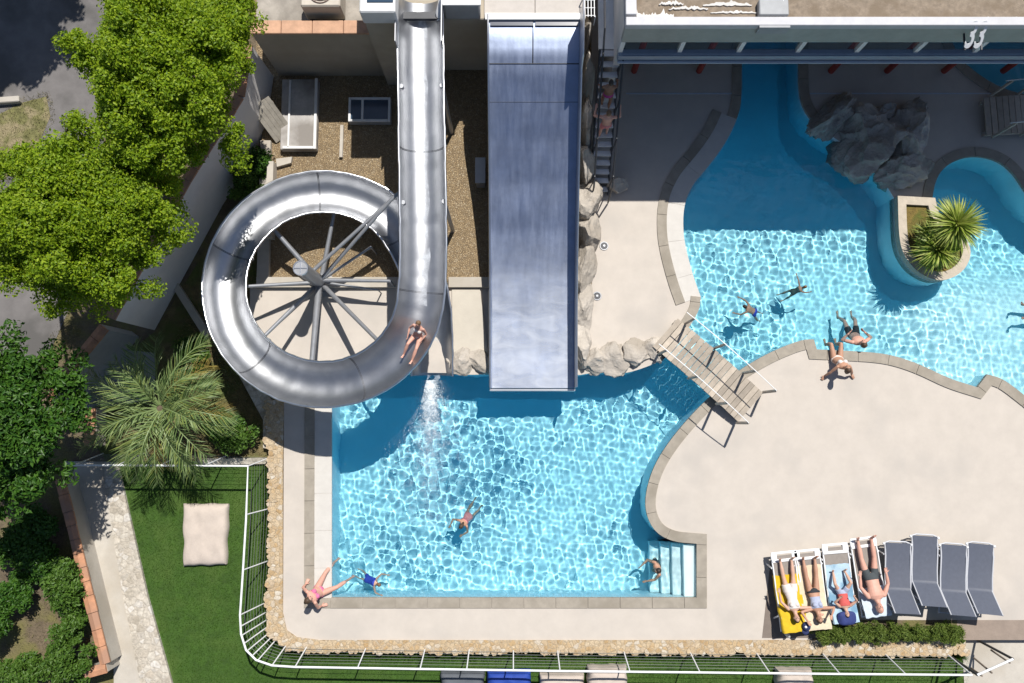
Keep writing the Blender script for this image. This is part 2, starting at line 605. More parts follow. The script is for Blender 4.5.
# copings, gutters, planter rim: laid stones with open joints
def edge_strip(name, poly, kinds, want, d0, d1, z0, z1, m, stone=None, gapw=.010):
    o0, o1 = offset(poly, d0), offset(poly, d1)
    n = len(poly)
    b = MB()
    acc = 0.
    run = None
    for i in range(n):
        j = (i + 1) % n
        if kinds[i] not in want:
            continue
        A, B, C, D = (Vector(o0[i]), Vector(o0[j]), Vector(o1[j]), Vector(o1[i]))
        e_ = (Vector(poly[j]) - Vector(poly[i])).normalized()
        pn_ = Vector((e_.y, -e_.x))
        if kinds[i - 1] not in want: A, D = Vector(poly[i]) + pn_ * d0, Vector(poly[i]) + pn_ * d1
        if kinds[j] not in want: B, C = Vector(poly[j]) + pn_ * d0, Vector(poly[j]) + pn_ * d1
        L = (B - A).length
        if L < 1e-4:
            continue
        cuts = [0.]
        if stone:
            t = (stone - acc % stone)
            while t < L - .02:
                cuts.append(t / L)
                t += stone
            acc += L
        cuts.append(1.)
        for k in range(len(cuts) - 1):
            t0, t1 = cuts[k], cuts[k + 1]
            if stone and k > 0: t0 += gapw / L
            if stone and k < len(cuts) - 2: t1 -= 0
            od = pn_ * (d1 - d0)
            q = [A.lerp(B, t0), A.lerp(B, t1), C if t1 >= 1 else A.lerp(B, t1) + od, D if t0 <= 0 else A.lerp(B, t0) + od]
            zz = z1 + (rnd.uniform(-.001, .001) if stone else 0)
            vs = [(p.x, p.y, z0) for p in q] + [(p.x, p.y, zz) for p in q]
            fs = [(7, 6, 5, 4), (0, 1, 5, 4), (2, 3, 7, 6)]
            if k > 0 or kinds[i - 1] not in want: fs.append((3, 0, 4, 7))
            if k < len(cuts) - 2 or kinds[j] not in want: fs.append((1, 2, 6, 5))
            b.add(vs, fs)
    return b.build(name, m)

struct(edge_strip('pool_coping', POOL_XY, POOL_K, 'c', -.015, .235, -.05, .028, COPING, .78))
struct(edge_strip('pool_gutter', POOL_XY, POOL_K, 'g', -.02, .405, -.05, .008, GUTTER, .9, .006))
struct(edge_strip('gutter_coping', POOL_XY, POOL_K, 'g', .405, .65, -.05, .028, COPING, .78))
struct(edge_strip('lagoon_coping', LAG_XY, LAG_K, 'c', -.015, .235, -.05, .028, COPING, .78))
cx0, cy0 = at2(331, 598)
struct(MB().box((cx0 - .325, cy0 - .115, -.012), (.645, .236, .078), bev=.004).build('corner_coping', COPING))
# thin drain channel across the covered deck
b = MB()
for x0, x1_ in ((626, 736), (806, 1000)):
    p, q = at(x0, 93.5), at(x1_, 93.5)
    b.box(((p.x + q.x) / 2, p.y, .004), (q.x - p.x, .035, .008))
struct(b.build('deck_channel', mat('channel_steel', (.5, .55, .62), .4, .1, 6)))

# water: real ripples, so that the sun draws its own caustics on the pool floor
N = .023
xs, ys = np.arange(-5.0, 17.2, N), np.arange(-6.9, 11.6, N)
X, Y = np.meshgrid(xs, ys)
Z = np.zeros_like(X)
wr = np.random.default_rng(5)
for i in range(64):
    lam = .115 * (8.5 ** wr.random())
    k = 2 * np.pi / lam
    a_ = wr.uniform(0, 2 * np.pi)
    Z += .00132 * lam ** .74 * np.sin(k * (X * np.cos(a_) + Y * np.sin(a_)) + wr.uniform(0, 6.28))
amp = np.array([[.95 + .85 * noise.noise(Vector((x_ * .42, y_ * .42, 2))) for x_ in xs[::20]] for y_ in ys[::20]])
amp = np.kron(amp, np.ones((20, 20)))[:len(ys), :len(xs)]
ker = np.ones(41) / 41
amp = np.apply_along_axis(lambda v: np.convolve(np.pad(v, 20, mode='edge'), ker, 'valid'), 0, amp)
amp = np.apply_along_axis(lambda v: np.convolve(np.pad(v, 20, mode='edge'), ker, 'valid'), 1, amp)
Z *= np.clip(amp, .4, 1.5)
ex = at(430, 400)
r2 = np.hypot(X - ex.x, (Y - ex.y + .9) * .6)
churn = np.exp(-(r2 / 1.1) ** 2)
Zc = np.zeros_like(X)
for i in range(26):
    lam = wr.uniform(.16, .5)
    k = 2 * np.pi / lam
    a_ = wr.uniform(0, 2 * np.pi)
    Zc += .0019 * lam ** .5 * np.sin(k * (X * np.cos(a_) + Y * np.sin(a_)) + wr.uniform(0, 6.28))
Z = Z + churn * Zc + .0012 * np.sin(24 * np.hypot(X - ex.x, Y - ex.y)) * np.exp(-(np.hypot(X - ex.x, Y - ex.y) / 1.6) ** 2)
mask = np.zeros(X.shape, bool)
for poly in (POOL_XY, LAG_XY):
    mask |= inside(offset(poly, .07), X, Y)
ny, nx = X.shape
cell = mask[:-1, :-1] & mask[1:, :-1] & mask[:-1, 1:] & mask[1:, 1:]
used = np.zeros(X.shape, bool)
used[:-1, :-1] |= cell; used[1:, :-1] |= cell; used[:-1, 1:] |= cell; used[1:, 1:] |= cell
ids = -np.ones(X.shape, int)
ids[used] = np.arange(used.sum())
jj, ii = np.nonzero(cell)
Fq = np.stack([ids[jj, ii], ids[jj, ii + 1], ids[jj + 1, ii + 1], ids[jj + 1, ii]], -1)
V = np.stack([X[used], Y[used], Z[used] + WATER_Z], -1)
WATERM = glass_mat('pool_water', (.97, 1.0, 1.0), 0, 1.33)
WV = bpy.data.materials.new('water_absorption')                       # real water: red is absorbed first
WV.use_nodes = True
WV.node_tree.nodes.clear()
_o = WV.node_tree.nodes.new('ShaderNodeOutputMaterial')
_va = WV.node_tree.nodes.new('ShaderNodeVolumeAbsorption')
_va.inputs['Color'].default_value = (0.0, .79, .935, 1)
_va.inputs['Density'].default_value = .60
WV.node_tree.links.new(_va.outputs[0], _o.inputs['Volume'])
b = MB()
for poly in (POOL_XY, LAG_XY):
    b.prism(offset(poly, .06), -1.8, WATER_Z + .035)
struct(b.build('water_body', WV))
water = struct(np_mesh('water', V, Fq, WATERM, smooth=True))
water.cycles.is_caustics_caster = True
RECEIVERS = [pool_wall, pool_floor, pool_steps]

# ------------------------------------------------------------------ street side, lawn, path
struct(sheet('street', [[(-60, 40), at2(122, -40), at2(112, 40), at2(96, 150), at2(66, 300), at2(46, 345), at2(10, 372), at2(-60, 395), (-60, at2(0, 420)[1])]], G0 + .012, ASPHALT))
struct(sheet('verge', [[at2(-20, 116), at2(16, 98), at2(40, 92), at2(44, 112), at2(32, 140), at2(10, 168), at2(-30, 190)]], G0 + .02, VERGE))
b = MB()
p = at(6, 98)
b.box((p.x - .3, p.y, G0 + .08), (1.1, .16, .2), .08, bev=.02)
tag(b.build('kerb_stone', PATH), 'pale kerb stone at the end of the dry grass verge', 'kerb')
struct(sheet('garden_bed', [[at2(150, 330), at2(268, 140), at2(262, 290), at2(250, 352), at2(283, 408), at2(283, 462), at2(100, 462), at2(62, 400)]], G0 + .006, mat('garden_soil', (.15, .12, .055), .95, .35, 6, .03, 22, col2=(.10, .12, .03), thr=(.42, .6))))
struct(sheet('lawn', [[at2(108, 462), at2(272, 462), at2(284, 480), at2(284, 650), at2(975, 656), at2(975, 700), (at2(975, 700)[0], -12), at2(175, 800), at2(168, 690), at2(140, 590)]], G0 + .016, LAWN))
struct(sheet('entrance_path', [[at2(58, 462), at2(100, 462), at2(100, 489), at2(119, 600), at2(140, 700), at2(160, 800), at2(120, 800), at2(108, 690), at2(108, 660), at2(92, 600), at2(72, 500)]], G0 + .03, PATH))
b = MB()
b.prism([at2(100, 462), at2(113, 462), at2(126, 520), at2(144, 600), at2(172, 700), at2(195, 800), at2(160, 800), at2(137, 690), at2(119, 600), at2(101, 489)][::-1], G0, G0 + .10)
tag(b.build('stone_border', PALERUBBLE), 'pale rubble stone border between the white path and the lawn', 'stone border')
# right hand concrete apron and brown paving strip
struct(sheet('side_apron', [[at2(968, 641), at2(1060, 641), at2(1060, 760), at2(975, 760)]], G0 + .03, PATH))
struct(sheet('brown_paving', [[at2(957, 620), at2(1050, 620), at2(1050, 640), at2(957, 640)]], .004, MAT_BROWN))
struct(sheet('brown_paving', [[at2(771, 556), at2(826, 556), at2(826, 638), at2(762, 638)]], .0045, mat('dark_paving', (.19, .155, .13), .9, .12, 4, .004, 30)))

# grass blades: the lawn and its ragged seam against the stones
def blades(zones, h, rng):
    Vs = []
    for (poly, dens, hh) in zones:
        P = np.array(poly)
        lo, hi = P.min(0), P.max(0)
        n_ = int((hi[0] - lo[0]) * (hi[1] - lo[1]) * dens)
        x, y = rng.uniform(lo[0], hi[0], n_), rng.uniform(lo[1], hi[1], n_)
        k = inside(poly, x, y)
        x, y = x[k], y[k]
        n_ = len(x)
        t = rng.uniform(0, 2 * np.pi, n_)
        w = rng.uniform(.004, .008, n_)
        H = rng.uniform(.6, 1.3, n_) * hh
        ld, lt = rng.uniform(.1, .9, n_) * H, rng.uniform(0, 2 * np.pi, n_)
        z = np.full(n_, G0 + .012)
        A = np.stack([x - w * np.cos(t), y - w * np.sin(t), z], -1)
        B = np.stack([x + w * np.cos(t), y + w * np.sin(t), z], -1)
        C = np.stack([x + ld * np.cos(lt), y + ld * np.sin(lt), z + H], -1)
        Vs.append(np.stack([A, B, C], 1).reshape(-1, 3))
    V = np.concatenate(Vs)
    return V, np.arange(len(V)).reshape(-1, 3)
lawn_main = [at2(116, 466), at2(270, 466), at2(270, 650), at2(975, 660), at2(975, 690), at2(172, 690), at2(142, 590)]
seam1 = [at2(262, 458), at2(277, 462), at2(274, 500), at2(276, 600), at2(280, 634), at2(300, 648), at2(640, 650), at2(972, 652), at2(972, 662), at2(290, 662), at2(262, 645), at2(258, 560)]
V, Fq = blades([(lawn_main, 2600, .035), (seam1, 5200, .16)], .03, RNG)
o = np_mesh('grass', V, Fq, GRASS)
tag(o, 'short green grass covering the lawn and its seam beside the rubble stones', 'grass', kind='stuff')

DRY = leaf_mat('dry_grass_blade', [(.10, .12, .03), (.24, .21, .09), (.36, .30, .17), (.16, .17, .05)], .7, .2)
V, Fq = blades([([at2(-20, 118), at2(14, 94), at2(44, 86), at2(50, 112), at2(36, 146), at2(12, 178), at2(-30, 200)], 700, .07), ([at2(44, 330), at2(62, 312), at2(74, 330), at2(44, 400), at2(32, 396)], 700, .07),
    ([at2(190, 300), at2(212, 320), at2(250, 352), at2(283, 408), at2(283, 456), at2(200, 456), at2(170, 340)], 600, .08), ([at2(240, 290), at2(256, 290), at2(254, 345), at2(236, 360)], 900, .07), ([at2(-10, 596), at2(50, 596), at2(56, 690), at2(-10, 690)], 250, .07)], .03, np.random.default_rng(77))
tag(np_mesh('dry_grass', V, Fq, DRY), 'dry tufts of grass on the verge and in the garden bed', 'grass', kind='stuff')
# rubble edging around the lower pool deck
def stone_band(name, inner, outer, m, label, cat, z1=.03):
    """rubble edging: a mortared bed with irregular stones biting out of its outer edge"""
    b = MB()
    sr = random.Random(31)
    I = [Vector(p) for p in inner]
    O = [Vector(p) for p in outer]
    bed_o = [p.lerp(q, .68) for p, q in zip(I, O)]
    poly = [tuple(p) for p in I] + [tuple(p) for p in reversed(bed_o)]
    if area(poly) < 0: poly.reverse()
    b.prism(poly, G0 - .05, z1)
    for k in range(len(I) - 1):
        L = (O[k + 1] - O[k]).length
        t = 0.
        while t < L:
            w = sr.uniform(.09, .24)
            f = min(1, (t + w / 2) / L)
            a, c = I[k].lerp(I[k + 1], f), O[k].lerp(O[k + 1], f)
            wd = (c - a).length
            d = (c - a).normalized()
            e = Vector((-d.y, d.x))
            p = a + d * wd * sr.uniform(.62, .80)
            rd = wd * sr.uniform(.22, .42)
            n_ = sr.choice((6, 7, 8))
            ph = sr.uniform(0, 6.28)
            q = [p + d * (rd * math.cos(ph + 2 * PI * g / n_) * sr.uniform(.75, 1.1)) + e * (w * .62 * math.sin(ph + 2 * PI * g / n_) * sr.uniform(.8, 1.1)) for g in range(n_)]
            q = [(v.x, v.y) for v in q]
            if area(q) < 0: q.reverse()
            b.prism(q, G0 - .05, z1 + sr.uniform(.003, .028))
            t += w * sr.uniform(.75, 1.05)
    o = b.build(name, m)
    return tag(o, label, cat)
inner = [at2(284, 400), at2(283, 470), at2(283, 560), at2(283, 612), at2(287, 630), at2(297, 637), at2(320, 640), at2(500, 640), at2(760, 640), at2(965, 640)]
outer = [at2(263, 400), at2(267, 470), at2(268, 560), at2(265, 612), at2(268, 636), at2(288, 651), at2(318, 653), at2(500, 654), at2(760, 655), at2(965, 657)]
stone_band('rubble_edging', inner, outer, RUBBLE, 'ochre rubble stone edging around the outside of the pool deck', 'stone edging')
b = MB()
b.prism([at2(200, 459), at2(272, 458), at2(272, 464), at2(200, 466)][::-1], G0, G0 + .12)
tag(b.build('stone_kerb', PALERUBBLE), 'pale stone kerb along the top end of the lawn below the shrubs', 'kerb')

# ------------------------------------------------------------------ boundary walls on the left
def coping_wall(name, top, bw, zt, label, cat, wallm, cop=True, cw=.24, zb=G0):
    """wall along a top polyline (px at height zt); parts: wall, terracotta coping"""
    P = [at(p[0], p[1], zt) for p in top]
    base = (P[0].x, P[0].y, zb)
    t = thing(name, label, cat, base)
    line = [Vector((p.x, p.y)) for p in P]
    def band(w, z0, z1):
        L, R = [], []
        for i, p in enumerate(line):
            a = line[max(0, i - 1)]
            c = line[min(len(line) - 1, i + 1)]
            d = (c - a).normalized()
            nn = Vector((-d.y, d.x))
            L.append(tuple(p + nn * w / 2))
            R.append(tuple(p - nn * w / 2))
        poly = L + R[::-1]
        if area(poly) < 0: poly.reverse()
        return poly
    bb = MB()
    bb.prism(band(bw, 0, 0), zb - .05, zt - (.05 if cop else 0))
    bb.build('wall', wallm, t)
    if cop:
        bb = MB()
        for i in range(len(line) - 1):
            a, c = line[i], line[i + 1]
            L = (c - a).length
            d = (c - a).normalized()
            nn = Vector((-d.y, d.x))
            m_ = max(1, int(L / .33))
            for j in range(m_):
                s0 = a.lerp(c, j / m_) + d * .006
                s1 = a.lerp(c, (j + 1) / m_) - d * .006
                w = cw / 2 + rnd.uniform(-.008, .008)
                q = [s0 - nn * w, s1 - nn * w, s1 + nn * w, s0 + nn * w]
                z0, z1 = zt - .05, zt + rnd.uniform(-.008, .008)
                zr = z1 + .035
                mid0, mid1 = (q[0] + q[3]) / 2, (q[1] + q[2]) / 2
                vs = [(p.x, p.y, z0) for p in q] + [(p.x, p.y, z1) for p in q] + [(mid0.x, mid0.y, zr), (mid1.x, mid1.y, zr)]
                fs = [(0, 1, 5, 4), (2, 3, 7, 6), (4, 5, 9, 8), (6, 7, 8, 9), (3, 0, 4, 8, 7), (1, 2, 6, 9, 5)]
                bb.add(vs, fs)
        bb.build('coping', TERRA, t)
    return t
coping_wall('boundary_wall', [(247, 44), (239, 96), (186, 180), (110, 318)], .2, 1.75, 'tall white rendered wall with terracotta coping beside the leafy tree', 'wall', WHITEWALL)
coping_wall('boundary_wall', [(104, 327), (46, 398)], .24, 1.25, 'lower stretch of wall with worn terracotta coping behind the palm', 'wall', GREYPAINT)
coping_wall('garden_wall', [(59, 478), (68, 512), (88, 596), (105, 664)], .2, .35, 'low wall with terracotta coping along the white path', 'wall', PATH, cw=.24)
coping_wall('garden_wall', [(106, 668), (84, 674)], .2, .35, 'short return of terracotta coped wall at the foot of the path', 'wall', PATH, cw=.24)
coping_wall('garden_wall', [(90, 408), (89, 446)], .3, .2, 'short stub of orange coping between the palm and the dark tree', 'wall', PATH, cw=.26)
# grey landing under the palm, between the lower wall and the bed
b = MB()
b.prism([at2(112, 348), at2(150, 352), at2(150, 400), at2(70, 410)][::-1], G0, G0 + .05)
tag(b.build('paving_slab', GREYPAINT), 'grey concrete landing half hidden under the palm fronds', 'paving')
b = MB()
b.prism([at2(165, 279), at2(171, 276), at2(208, 333), at2(202, 338)][::-1], G0, G0 + .14)
tag(b.build('edging_board', PATH), 'pale stone edging running diagonally from the tall wall to the slide', 'edging')
b = MB()
p = at(252, 402)
for q_ in ([(236, 372), (244, 368), (272, 402), (284, 420), (284, 452), (262, 448), (262, 420)],):
    b.prism([at2(*q) for q in q_][::-1], G0, G0 + .22)
tag(b.build('rubble_footing', PALERUBBLE), 'pale rubble footing under the ring of the slide beside the deck corner', 'footing')

# ------------------------------------------------------------------ walls and terrace at the top left
YW = at(300, 32, 2.3).y
t = thing('terrace_wall', 'long beige retaining wall with peach coping below the air conditioner', 'wall', (at(250, 27, 2.3).x, YW, 0))
xl, xr = at(250, 27, 2.3).x, at(400, 27, 2.3).x
b = MB(); b.box(((xl + xr) / 2, YW + .12, 1.1), (xr - xl, .22, 2.3)); b.build('wall', BEIGEWALL, t)
b = MB()
x = xl
while x < at(369, 27, 2.3).x:
    b.box((x + .36, YW + .12, 2.28), (.71, .32, .07), bev=.012)
    x += .72
b.build('coping', mat('peach_coping', (.52, .31, .20), .8, .18, 5, .003, 40), t)
struct(sheet('terrace', [[(xl, YW + .2), (xr, YW + .2), (xr, 16), (xl, 16)]], 1.9, mat('terrace_concrete', (.33, .30, .26), .9, .3, 2.2, .006, 30, col2=(.17, .15, .13))))
# air conditioner
p = at(322, 1, 2.5)
t = thing('air_conditioner', 'beige air conditioner unit with a round fan grille on the terrace', 'air conditioner', (p.x, p.y + .1, 1.9))
b = MB(); b.box((p.x, p.y + .1, 2.35), (.9, .62, .62), bev=.03); AC = b.build('casing', mat('ac_casing', (.50, .45, .38), .6, .08, 5), t)
b = MB()
for r_ in (.26, .2, .14, .08):
    b.tube([(p.x + r_ * math.cos(k * PI / 12), p.y + .12 + r_ * math.sin(k * PI / 12), 2.675) for k in range(24)], .012, 6, True)
for k in range(6):
    a_ = k * PI / 3
    b.tube([(p.x, p.y + .12, 2.675), (p.x + .26 * math.cos(a_), p.y + .12 + .26 * math.sin(a_), 2.675)], .009, 6)
b.build('fan_grille', mat('grille_brown', (.16, .09, .07), .6, .1, 5), AC)
b = MB()
for dx in (-.36, .36): MB().box((p.x + dx, p.y + .1, 1.97), (.1, .55, .14)).build('foot', DARKMETAL, t)
# white cabinet with a blue window on its tall plinth
xa, xb, yc = at(359, 12, 3.7).x, at(395, 12, 3.7).x, at(377, 12, 3.7).y
t = thing('white_cabinet', 'white cabinet with a dark blue panel on a tall plinth beside the tube slide', 'cabinet', ((xa + xb) / 2, yc, 0))
b = MB(); b.box(((xa + xb) / 2, yc + .72, 1.6), (xb - xa - .06, 1.36, 3.2)); b.build('plinth', BEIGEWALL, t)
b = MB(); b.box(((xa + xb) / 2, yc + .7, 3.45), (xb - xa, 1.4, .5), bev=.03); b.build('casing', WHITEPAINT, t)
b = MB(); b.box(((xa + xb) / 2 + .06, yc + .36, 3.705), (.56, .3, .03), bev=.008); b.build('panel', DARKGLASS, t)
# platform that the slides start from
PZ = 2.62
YP = at(530, 19, PZ).y
t = thing('slide_platform', 'raised concrete platform where the wide slide and tube slide begin', 'platform', (at(440, 10, 2.6).x, YP, 0))
x0, x1 = at(396, 19, PZ).x, at(586, 19, PZ).x
b = MB(); b.box(((x0 + x1) / 2, YP + 3.0, PZ / 2), (x1 - x0, 6.0, PZ - .02), bev=.02); b.build('wall', BEIGEWALL, t)
xm = at(484, 19, PZ).x
b = MB()
for i in range(2):
    w = (x1 - xm) / 2
    b.box((xm + w * (i + .5), YP + 3.0, PZ + .012), (w - .012, 5.98, .045), bev=.006)
b.build('paving', mat('platform_paving', (.50, .46, .42), .8, .08, 3, .002, 50), t)
b = MB(); b.box(((xm + x1) / 2, YP + .03, PZ + .05), (x1 - xm - .05, .16, .05), bev=.01); b.build('lip', WHITEPAINT, t)
p = at(462, 5, 3.0)
t = thing('pump_housing', 'grey metal housing between the starts of the two slides', 'housing', (p.x, p.y, PZ))
b = MB(); b.box((p.x, p.y + .25, PZ + .3), (.80, .75, .62), bev=.03); b.build('casing', mat('housing_grey', (.40, .40, .40), .6, .1, 4), t)
b = MB(); b.box((p.x, p.y + .25, PZ + .63), (.86, .8, .04), bev=.01); b.build('lid', WHITEPAINT, t)
b = MB(); b.tube([(p.x - .52, p.y - .3, PZ - .1), (p.x - .52, p.y - .12, PZ + .25), (p.x - .44, p.y + .2, PZ + .3)], .08, 10); b.build('pipe', WHITEMETAL, t, smooth=True)

# yard objects
p, q = at(282, 152), at(320, 82)
t = thing('concrete_slab', 'pale stained concrete slab with raised rim on the gravel', 'slab', ((p.x + q.x) / 2, (p.y + q.y) / 2, 0))
w, l = q.x - p.x, q.y - p.y
cx, cy = (p.x + q.x) / 2, (p.y + q.y) / 2
b = MB(); b.box((cx, cy, .09), (w, l, .2), bev=.02); b.build('slab', mat('stained_concrete', (.42, .40, .38), .85, .2, 3, .004, 40, col2=(.24, .22, .20), thr=(.48, .6)), t)
b = MB()
b.box((cx + w / 2 - .04, cy, .215), (.07, l, .05), bev=.008); b.box((cx - w / 2 + .22, cy, .215), (.05, l - .09, .05), bev=.008); b.box((cx, cy - l / 2 + .04, .215), (w - .16, .07, .05), bev=.008)
b.build('rim', WHITEPAINT, t)
p, q = at(350, 125), at(392, 101)
cx, cy, w, l = (p.x + q.x) / 2, (p.y + q.y) / 2, q.x - p.x, q.y - p.y
t = thing('skylight', 'small white framed roof light with dark glass in the gravel yard', 'roof light', (cx, cy, 0))
b = MB(); b.box((cx, cy, .1), (w, l, .2), bev=.01); b.build('base', GREYPAINT, t)
b = MB()
for dx in (-w / 2 + .03, -w / 6, w / 2 - .03): b.box((cx + dx, cy, .22), (.06, l, .05), bev=.008)
for dy in (-l / 2 + .03, l / 2 - .03): b.box((cx, cy + dy, .224), (w - .13, .06, .05), bev=.008)
b.build('frame', WHITEPAINT, t)
b = MB(); b.box((cx, cy, .2), (w - .1, l - .1, .02)); b.build('glass', DARKGLASS, t)
def low_wall(pts, h, name, label, m=PATH):
    b = MB(); b.prism([at2(*q) for q in pts][::-1], -.02, h)
    return tag(b.build(name, m), label, 'kerb')
low_wall([(262, 142), (272, 142), (270, 286), (258, 286)], .12, 'concrete_kerb', 'concrete kerb between the gravel yard and the garden bed')
low_wall([(258, 278), (400, 278), (400, 288), (258, 288)], .14, 'concrete_kerb', 'concrete kerb crossing behind the pole of the tube slide')
low_wall([(449, 278), (490, 278), (490, 288), (449, 288)], .14, 'concrete_kerb', 'short concrete kerb between the two slides')
low_wall([(271, 165), (277, 165), (275, 240), (268, 240)], .3, 'concrete_upstand', 'slim grey upstand seen through the ring of the slide')
low_wall([(341, 126), (344, 126), (343, 158), (340, 158)], .08, 'concrete_edging', 'thin pale edging strip beside the roof light')
p = at(267, 118, .5)
t = thing('leaning_board', 'weathered wooden board leaning in the corner of the white wall', 'board', (p.x, p.y, 0))
M = Matrix.Translation((p.x + .1, p.y, .38)) @ Matrix.Rotation(.62, 4, 'Z') @ Matrix.Rotation(.75, 4, 'X')
b = MB()
for k in range(5):
    b.box(None, (.105, 1.05, .03), m=M @ Matrix.Translation((-.22 + k * .11, 0, 0)))
b.build('plank', mat('weathered_wood', (.35, .32, .27), .85, .25, 5, .004, 30), t)
b = MB()
for k in (-.35, .35): MB().box(None, (.56, .07, .03), m=M @ Matrix.Translation((0, k, -.031))).build('batten', WOOD, t)
p = at(256, 158)
tag(MB().prism([at2(277, 160), at2(293, 158), at2(292, 164), at2(278, 168)][::-1], -.02, .1).build('paving_block', PATH), 'small pale paving block on the gravel above the ring', 'block')
p = at(481, 176)
t = thing('electric_box', 'small grey box standing beside the wide slide', 'box', (p.x, p.y, 0))
b = MB(); b.box((p.x, p.y, .22), (.22, .62, .46), bev=.02); b.build('casing', GREYMETAL, t)
b = MB(); b.box((p.x, p.y, .46), (.26, .66, .03), bev=.008); b.build('lid', mat('box_lid', (.45, .46, .48), .5, .08, 5), t)
# concrete landing left of the wide slide
b = MB(); b.prism([at2(452, 290), at2(480, 290), at2(488, 350), at2(488, 362), at2(453, 362)][::-1], -.02, .05)
tag(b.build('landing_slab', mat('stained_landing', (.50, .46, .39), .85, .08, 2, .003, 40, col2=(.44, .33, .16), thr=(.58, .75))), 'beige landing with rusty stains between the two slides', 'slab')

# ------------------------------------------------------------------ rocks
def boulder(name, px, py, z, r, label, m, seed, group=None, rot=0., zb=0., sub=4, rough=.09, crack=.10):
    """a faceted, cracked boulder: ball shaped by planes and noise"""
    c = at(px, py, z)
    rg = random.Random(seed)
    import bmesh
    bm = bmesh.new()
    bmesh.ops.create_icosphere(bm, subdivisions=sub, radius=1)
    planes = [(Vector((rg.uniform(-1, 1), rg.uniform(-1, 1), rg.uniform(-.4, 1))).normalized(), rg.uniform(.55, .92)) for _ in range(13)]
    off = Vector((rg.uniform(0, 50), rg.uniform(0, 50), rg.uniform(0, 50)))
    for v in bm.verts:
        p = v.co.copy()
        for nn, d in planes:
            e = p.dot(nn) - d
            if e > 0: p -= nn * e
        k = noise.fractal(p * 1.6 + off, 1., 2.1, 5) * rough
        w = noise.noise(p * 3.3 + off * 2)
        k += rough * .8 * (round(p.z * 5 + 1.5 * noise.noise(p * 1.2 + off)) / 5 - p.z)
        cr = -abs(noise.noise(p * 2.2 - off)) ** .5 * crack
        p += p.normalized() * (k + cr + .02 * w)
        v.co = p
    me = bpy.data.meshes.new(name)
    bm.to_mesh(me); bm.free()
    me.transform(Matrix.Translation((c.x, c.y, z)) @ Matrix.Rotation(rot, 4, 'Z') @ Matrix.Diagonal((*r, 1)))
    me.materials.append(m)
    o = link(me, name)
    return tag(o, label, 'rock', group)
# chain beside the wide slide, stepping down
G = 'artificial rocks along the wide slide'
for i, (px, py, z, r, lab) in enumerate([
        (584, 52, 1.9, (.22, .55, .55), 'narrow rock at the head of the stairs beside the wide slide'),
        (585, 88, 1.6, (.26, .62, .62), 'ridged rock beside the upper half of the stairs'),
        (587, 128, 1.2, (.30, .65, .62), 'tall rock beside the middle of the stairs'),
        (588, 164, .85, (.33, .62, .55), 'bulging rock beside the lower half of the stairs'),
        (590, 200, .6, (.36, .58, .45), 'pale rock next to the foot of the stairs'),
        (588, 232, .42, (.38, .55, .5), 'cracked rock with a dark hollow beside the upper deck drain'),
        (586, 268, .32, (.34, .62, .38), 'long rock between the two deck drains and the slide'),
        (585, 306, .25, (.32, .66, .32), 'flat rock beside the lower deck drain'),
        (584, 344, .2, (.34, .56, .3), 'pale rock at the bottom corner of the wide slide')]):
    boulder('rock', px - 3, py, z * .55, (r[0] * 1.12, r[1] * 1.2, r[2] * (1.05 + z)), lab, ROCK, 20 + i, G, 0.)
G = 'pool edge rocks below the deck'
for i, (px, py, r, rot, lab) in enumerate([
        (594, 360, (.46, .42, .28), .3, 'rounded rock at the pool edge touching the wide slide'),
        (615, 358, (.48, .50, .26), -.2, 'blocky rock at the pool edge, second from the slide'),
        (637, 355, (.50, .46, .28), .3, 'broad rock at the pool edge, between blocky rock and bridge'),
        (654, 350, (.34, .40, .22), .6, 'smaller rock at the pool edge next to the bridge')]):
    boulder('rock', px, py, .02, r, lab, ROCK, 50 + i, G, rot)
for i, (px, py, r, lab) in enumerate([(463, 362, (.46, .40, .26), 'cracked pale rock at the water beside the tube slide exit'), (481, 360, (.40, .42, .28), 'cracked pale rock at the water touching the left side of the wide slide')]):
    boulder('rock', px, py, .0, r, lab, ROCK, 70 + i, 'rocks between the two slides')
b = boulder('rock', 617, 186, .15, (.30, .26, .32), 'round boulder at the foot of the stairs on the shaded deck', ROCK, 81)
G = 'dark rocks beside the deep pool'
for i, (px, py, z, r, rot, lab) in enumerate([
        (836, 115, .15, (.92, .50, .60), .75, 'slanting dark rock slab beside the shaded coping'),
        (868, 143, .15, (1.15, 1.05, .85), .3, 'largest dark rock at the edge of the deep pool'),
        (906, 132, .2, (.72, 1.05, .85), -.1, 'tall dark rock with deep cracks on the shaded deck'),
        (903, 172, .1, (.80, .62, .6), .2, 'low dark rock next to the planter and round pool'),
        (884, 112, .2, (.42, .34, .5), .4, 'small dark rock on top side of the rock group')]):
    boulder('rock', px, py, z, r, lab, DARKROCK, 91 + i, G, rot, 0., 5, .12, .20)

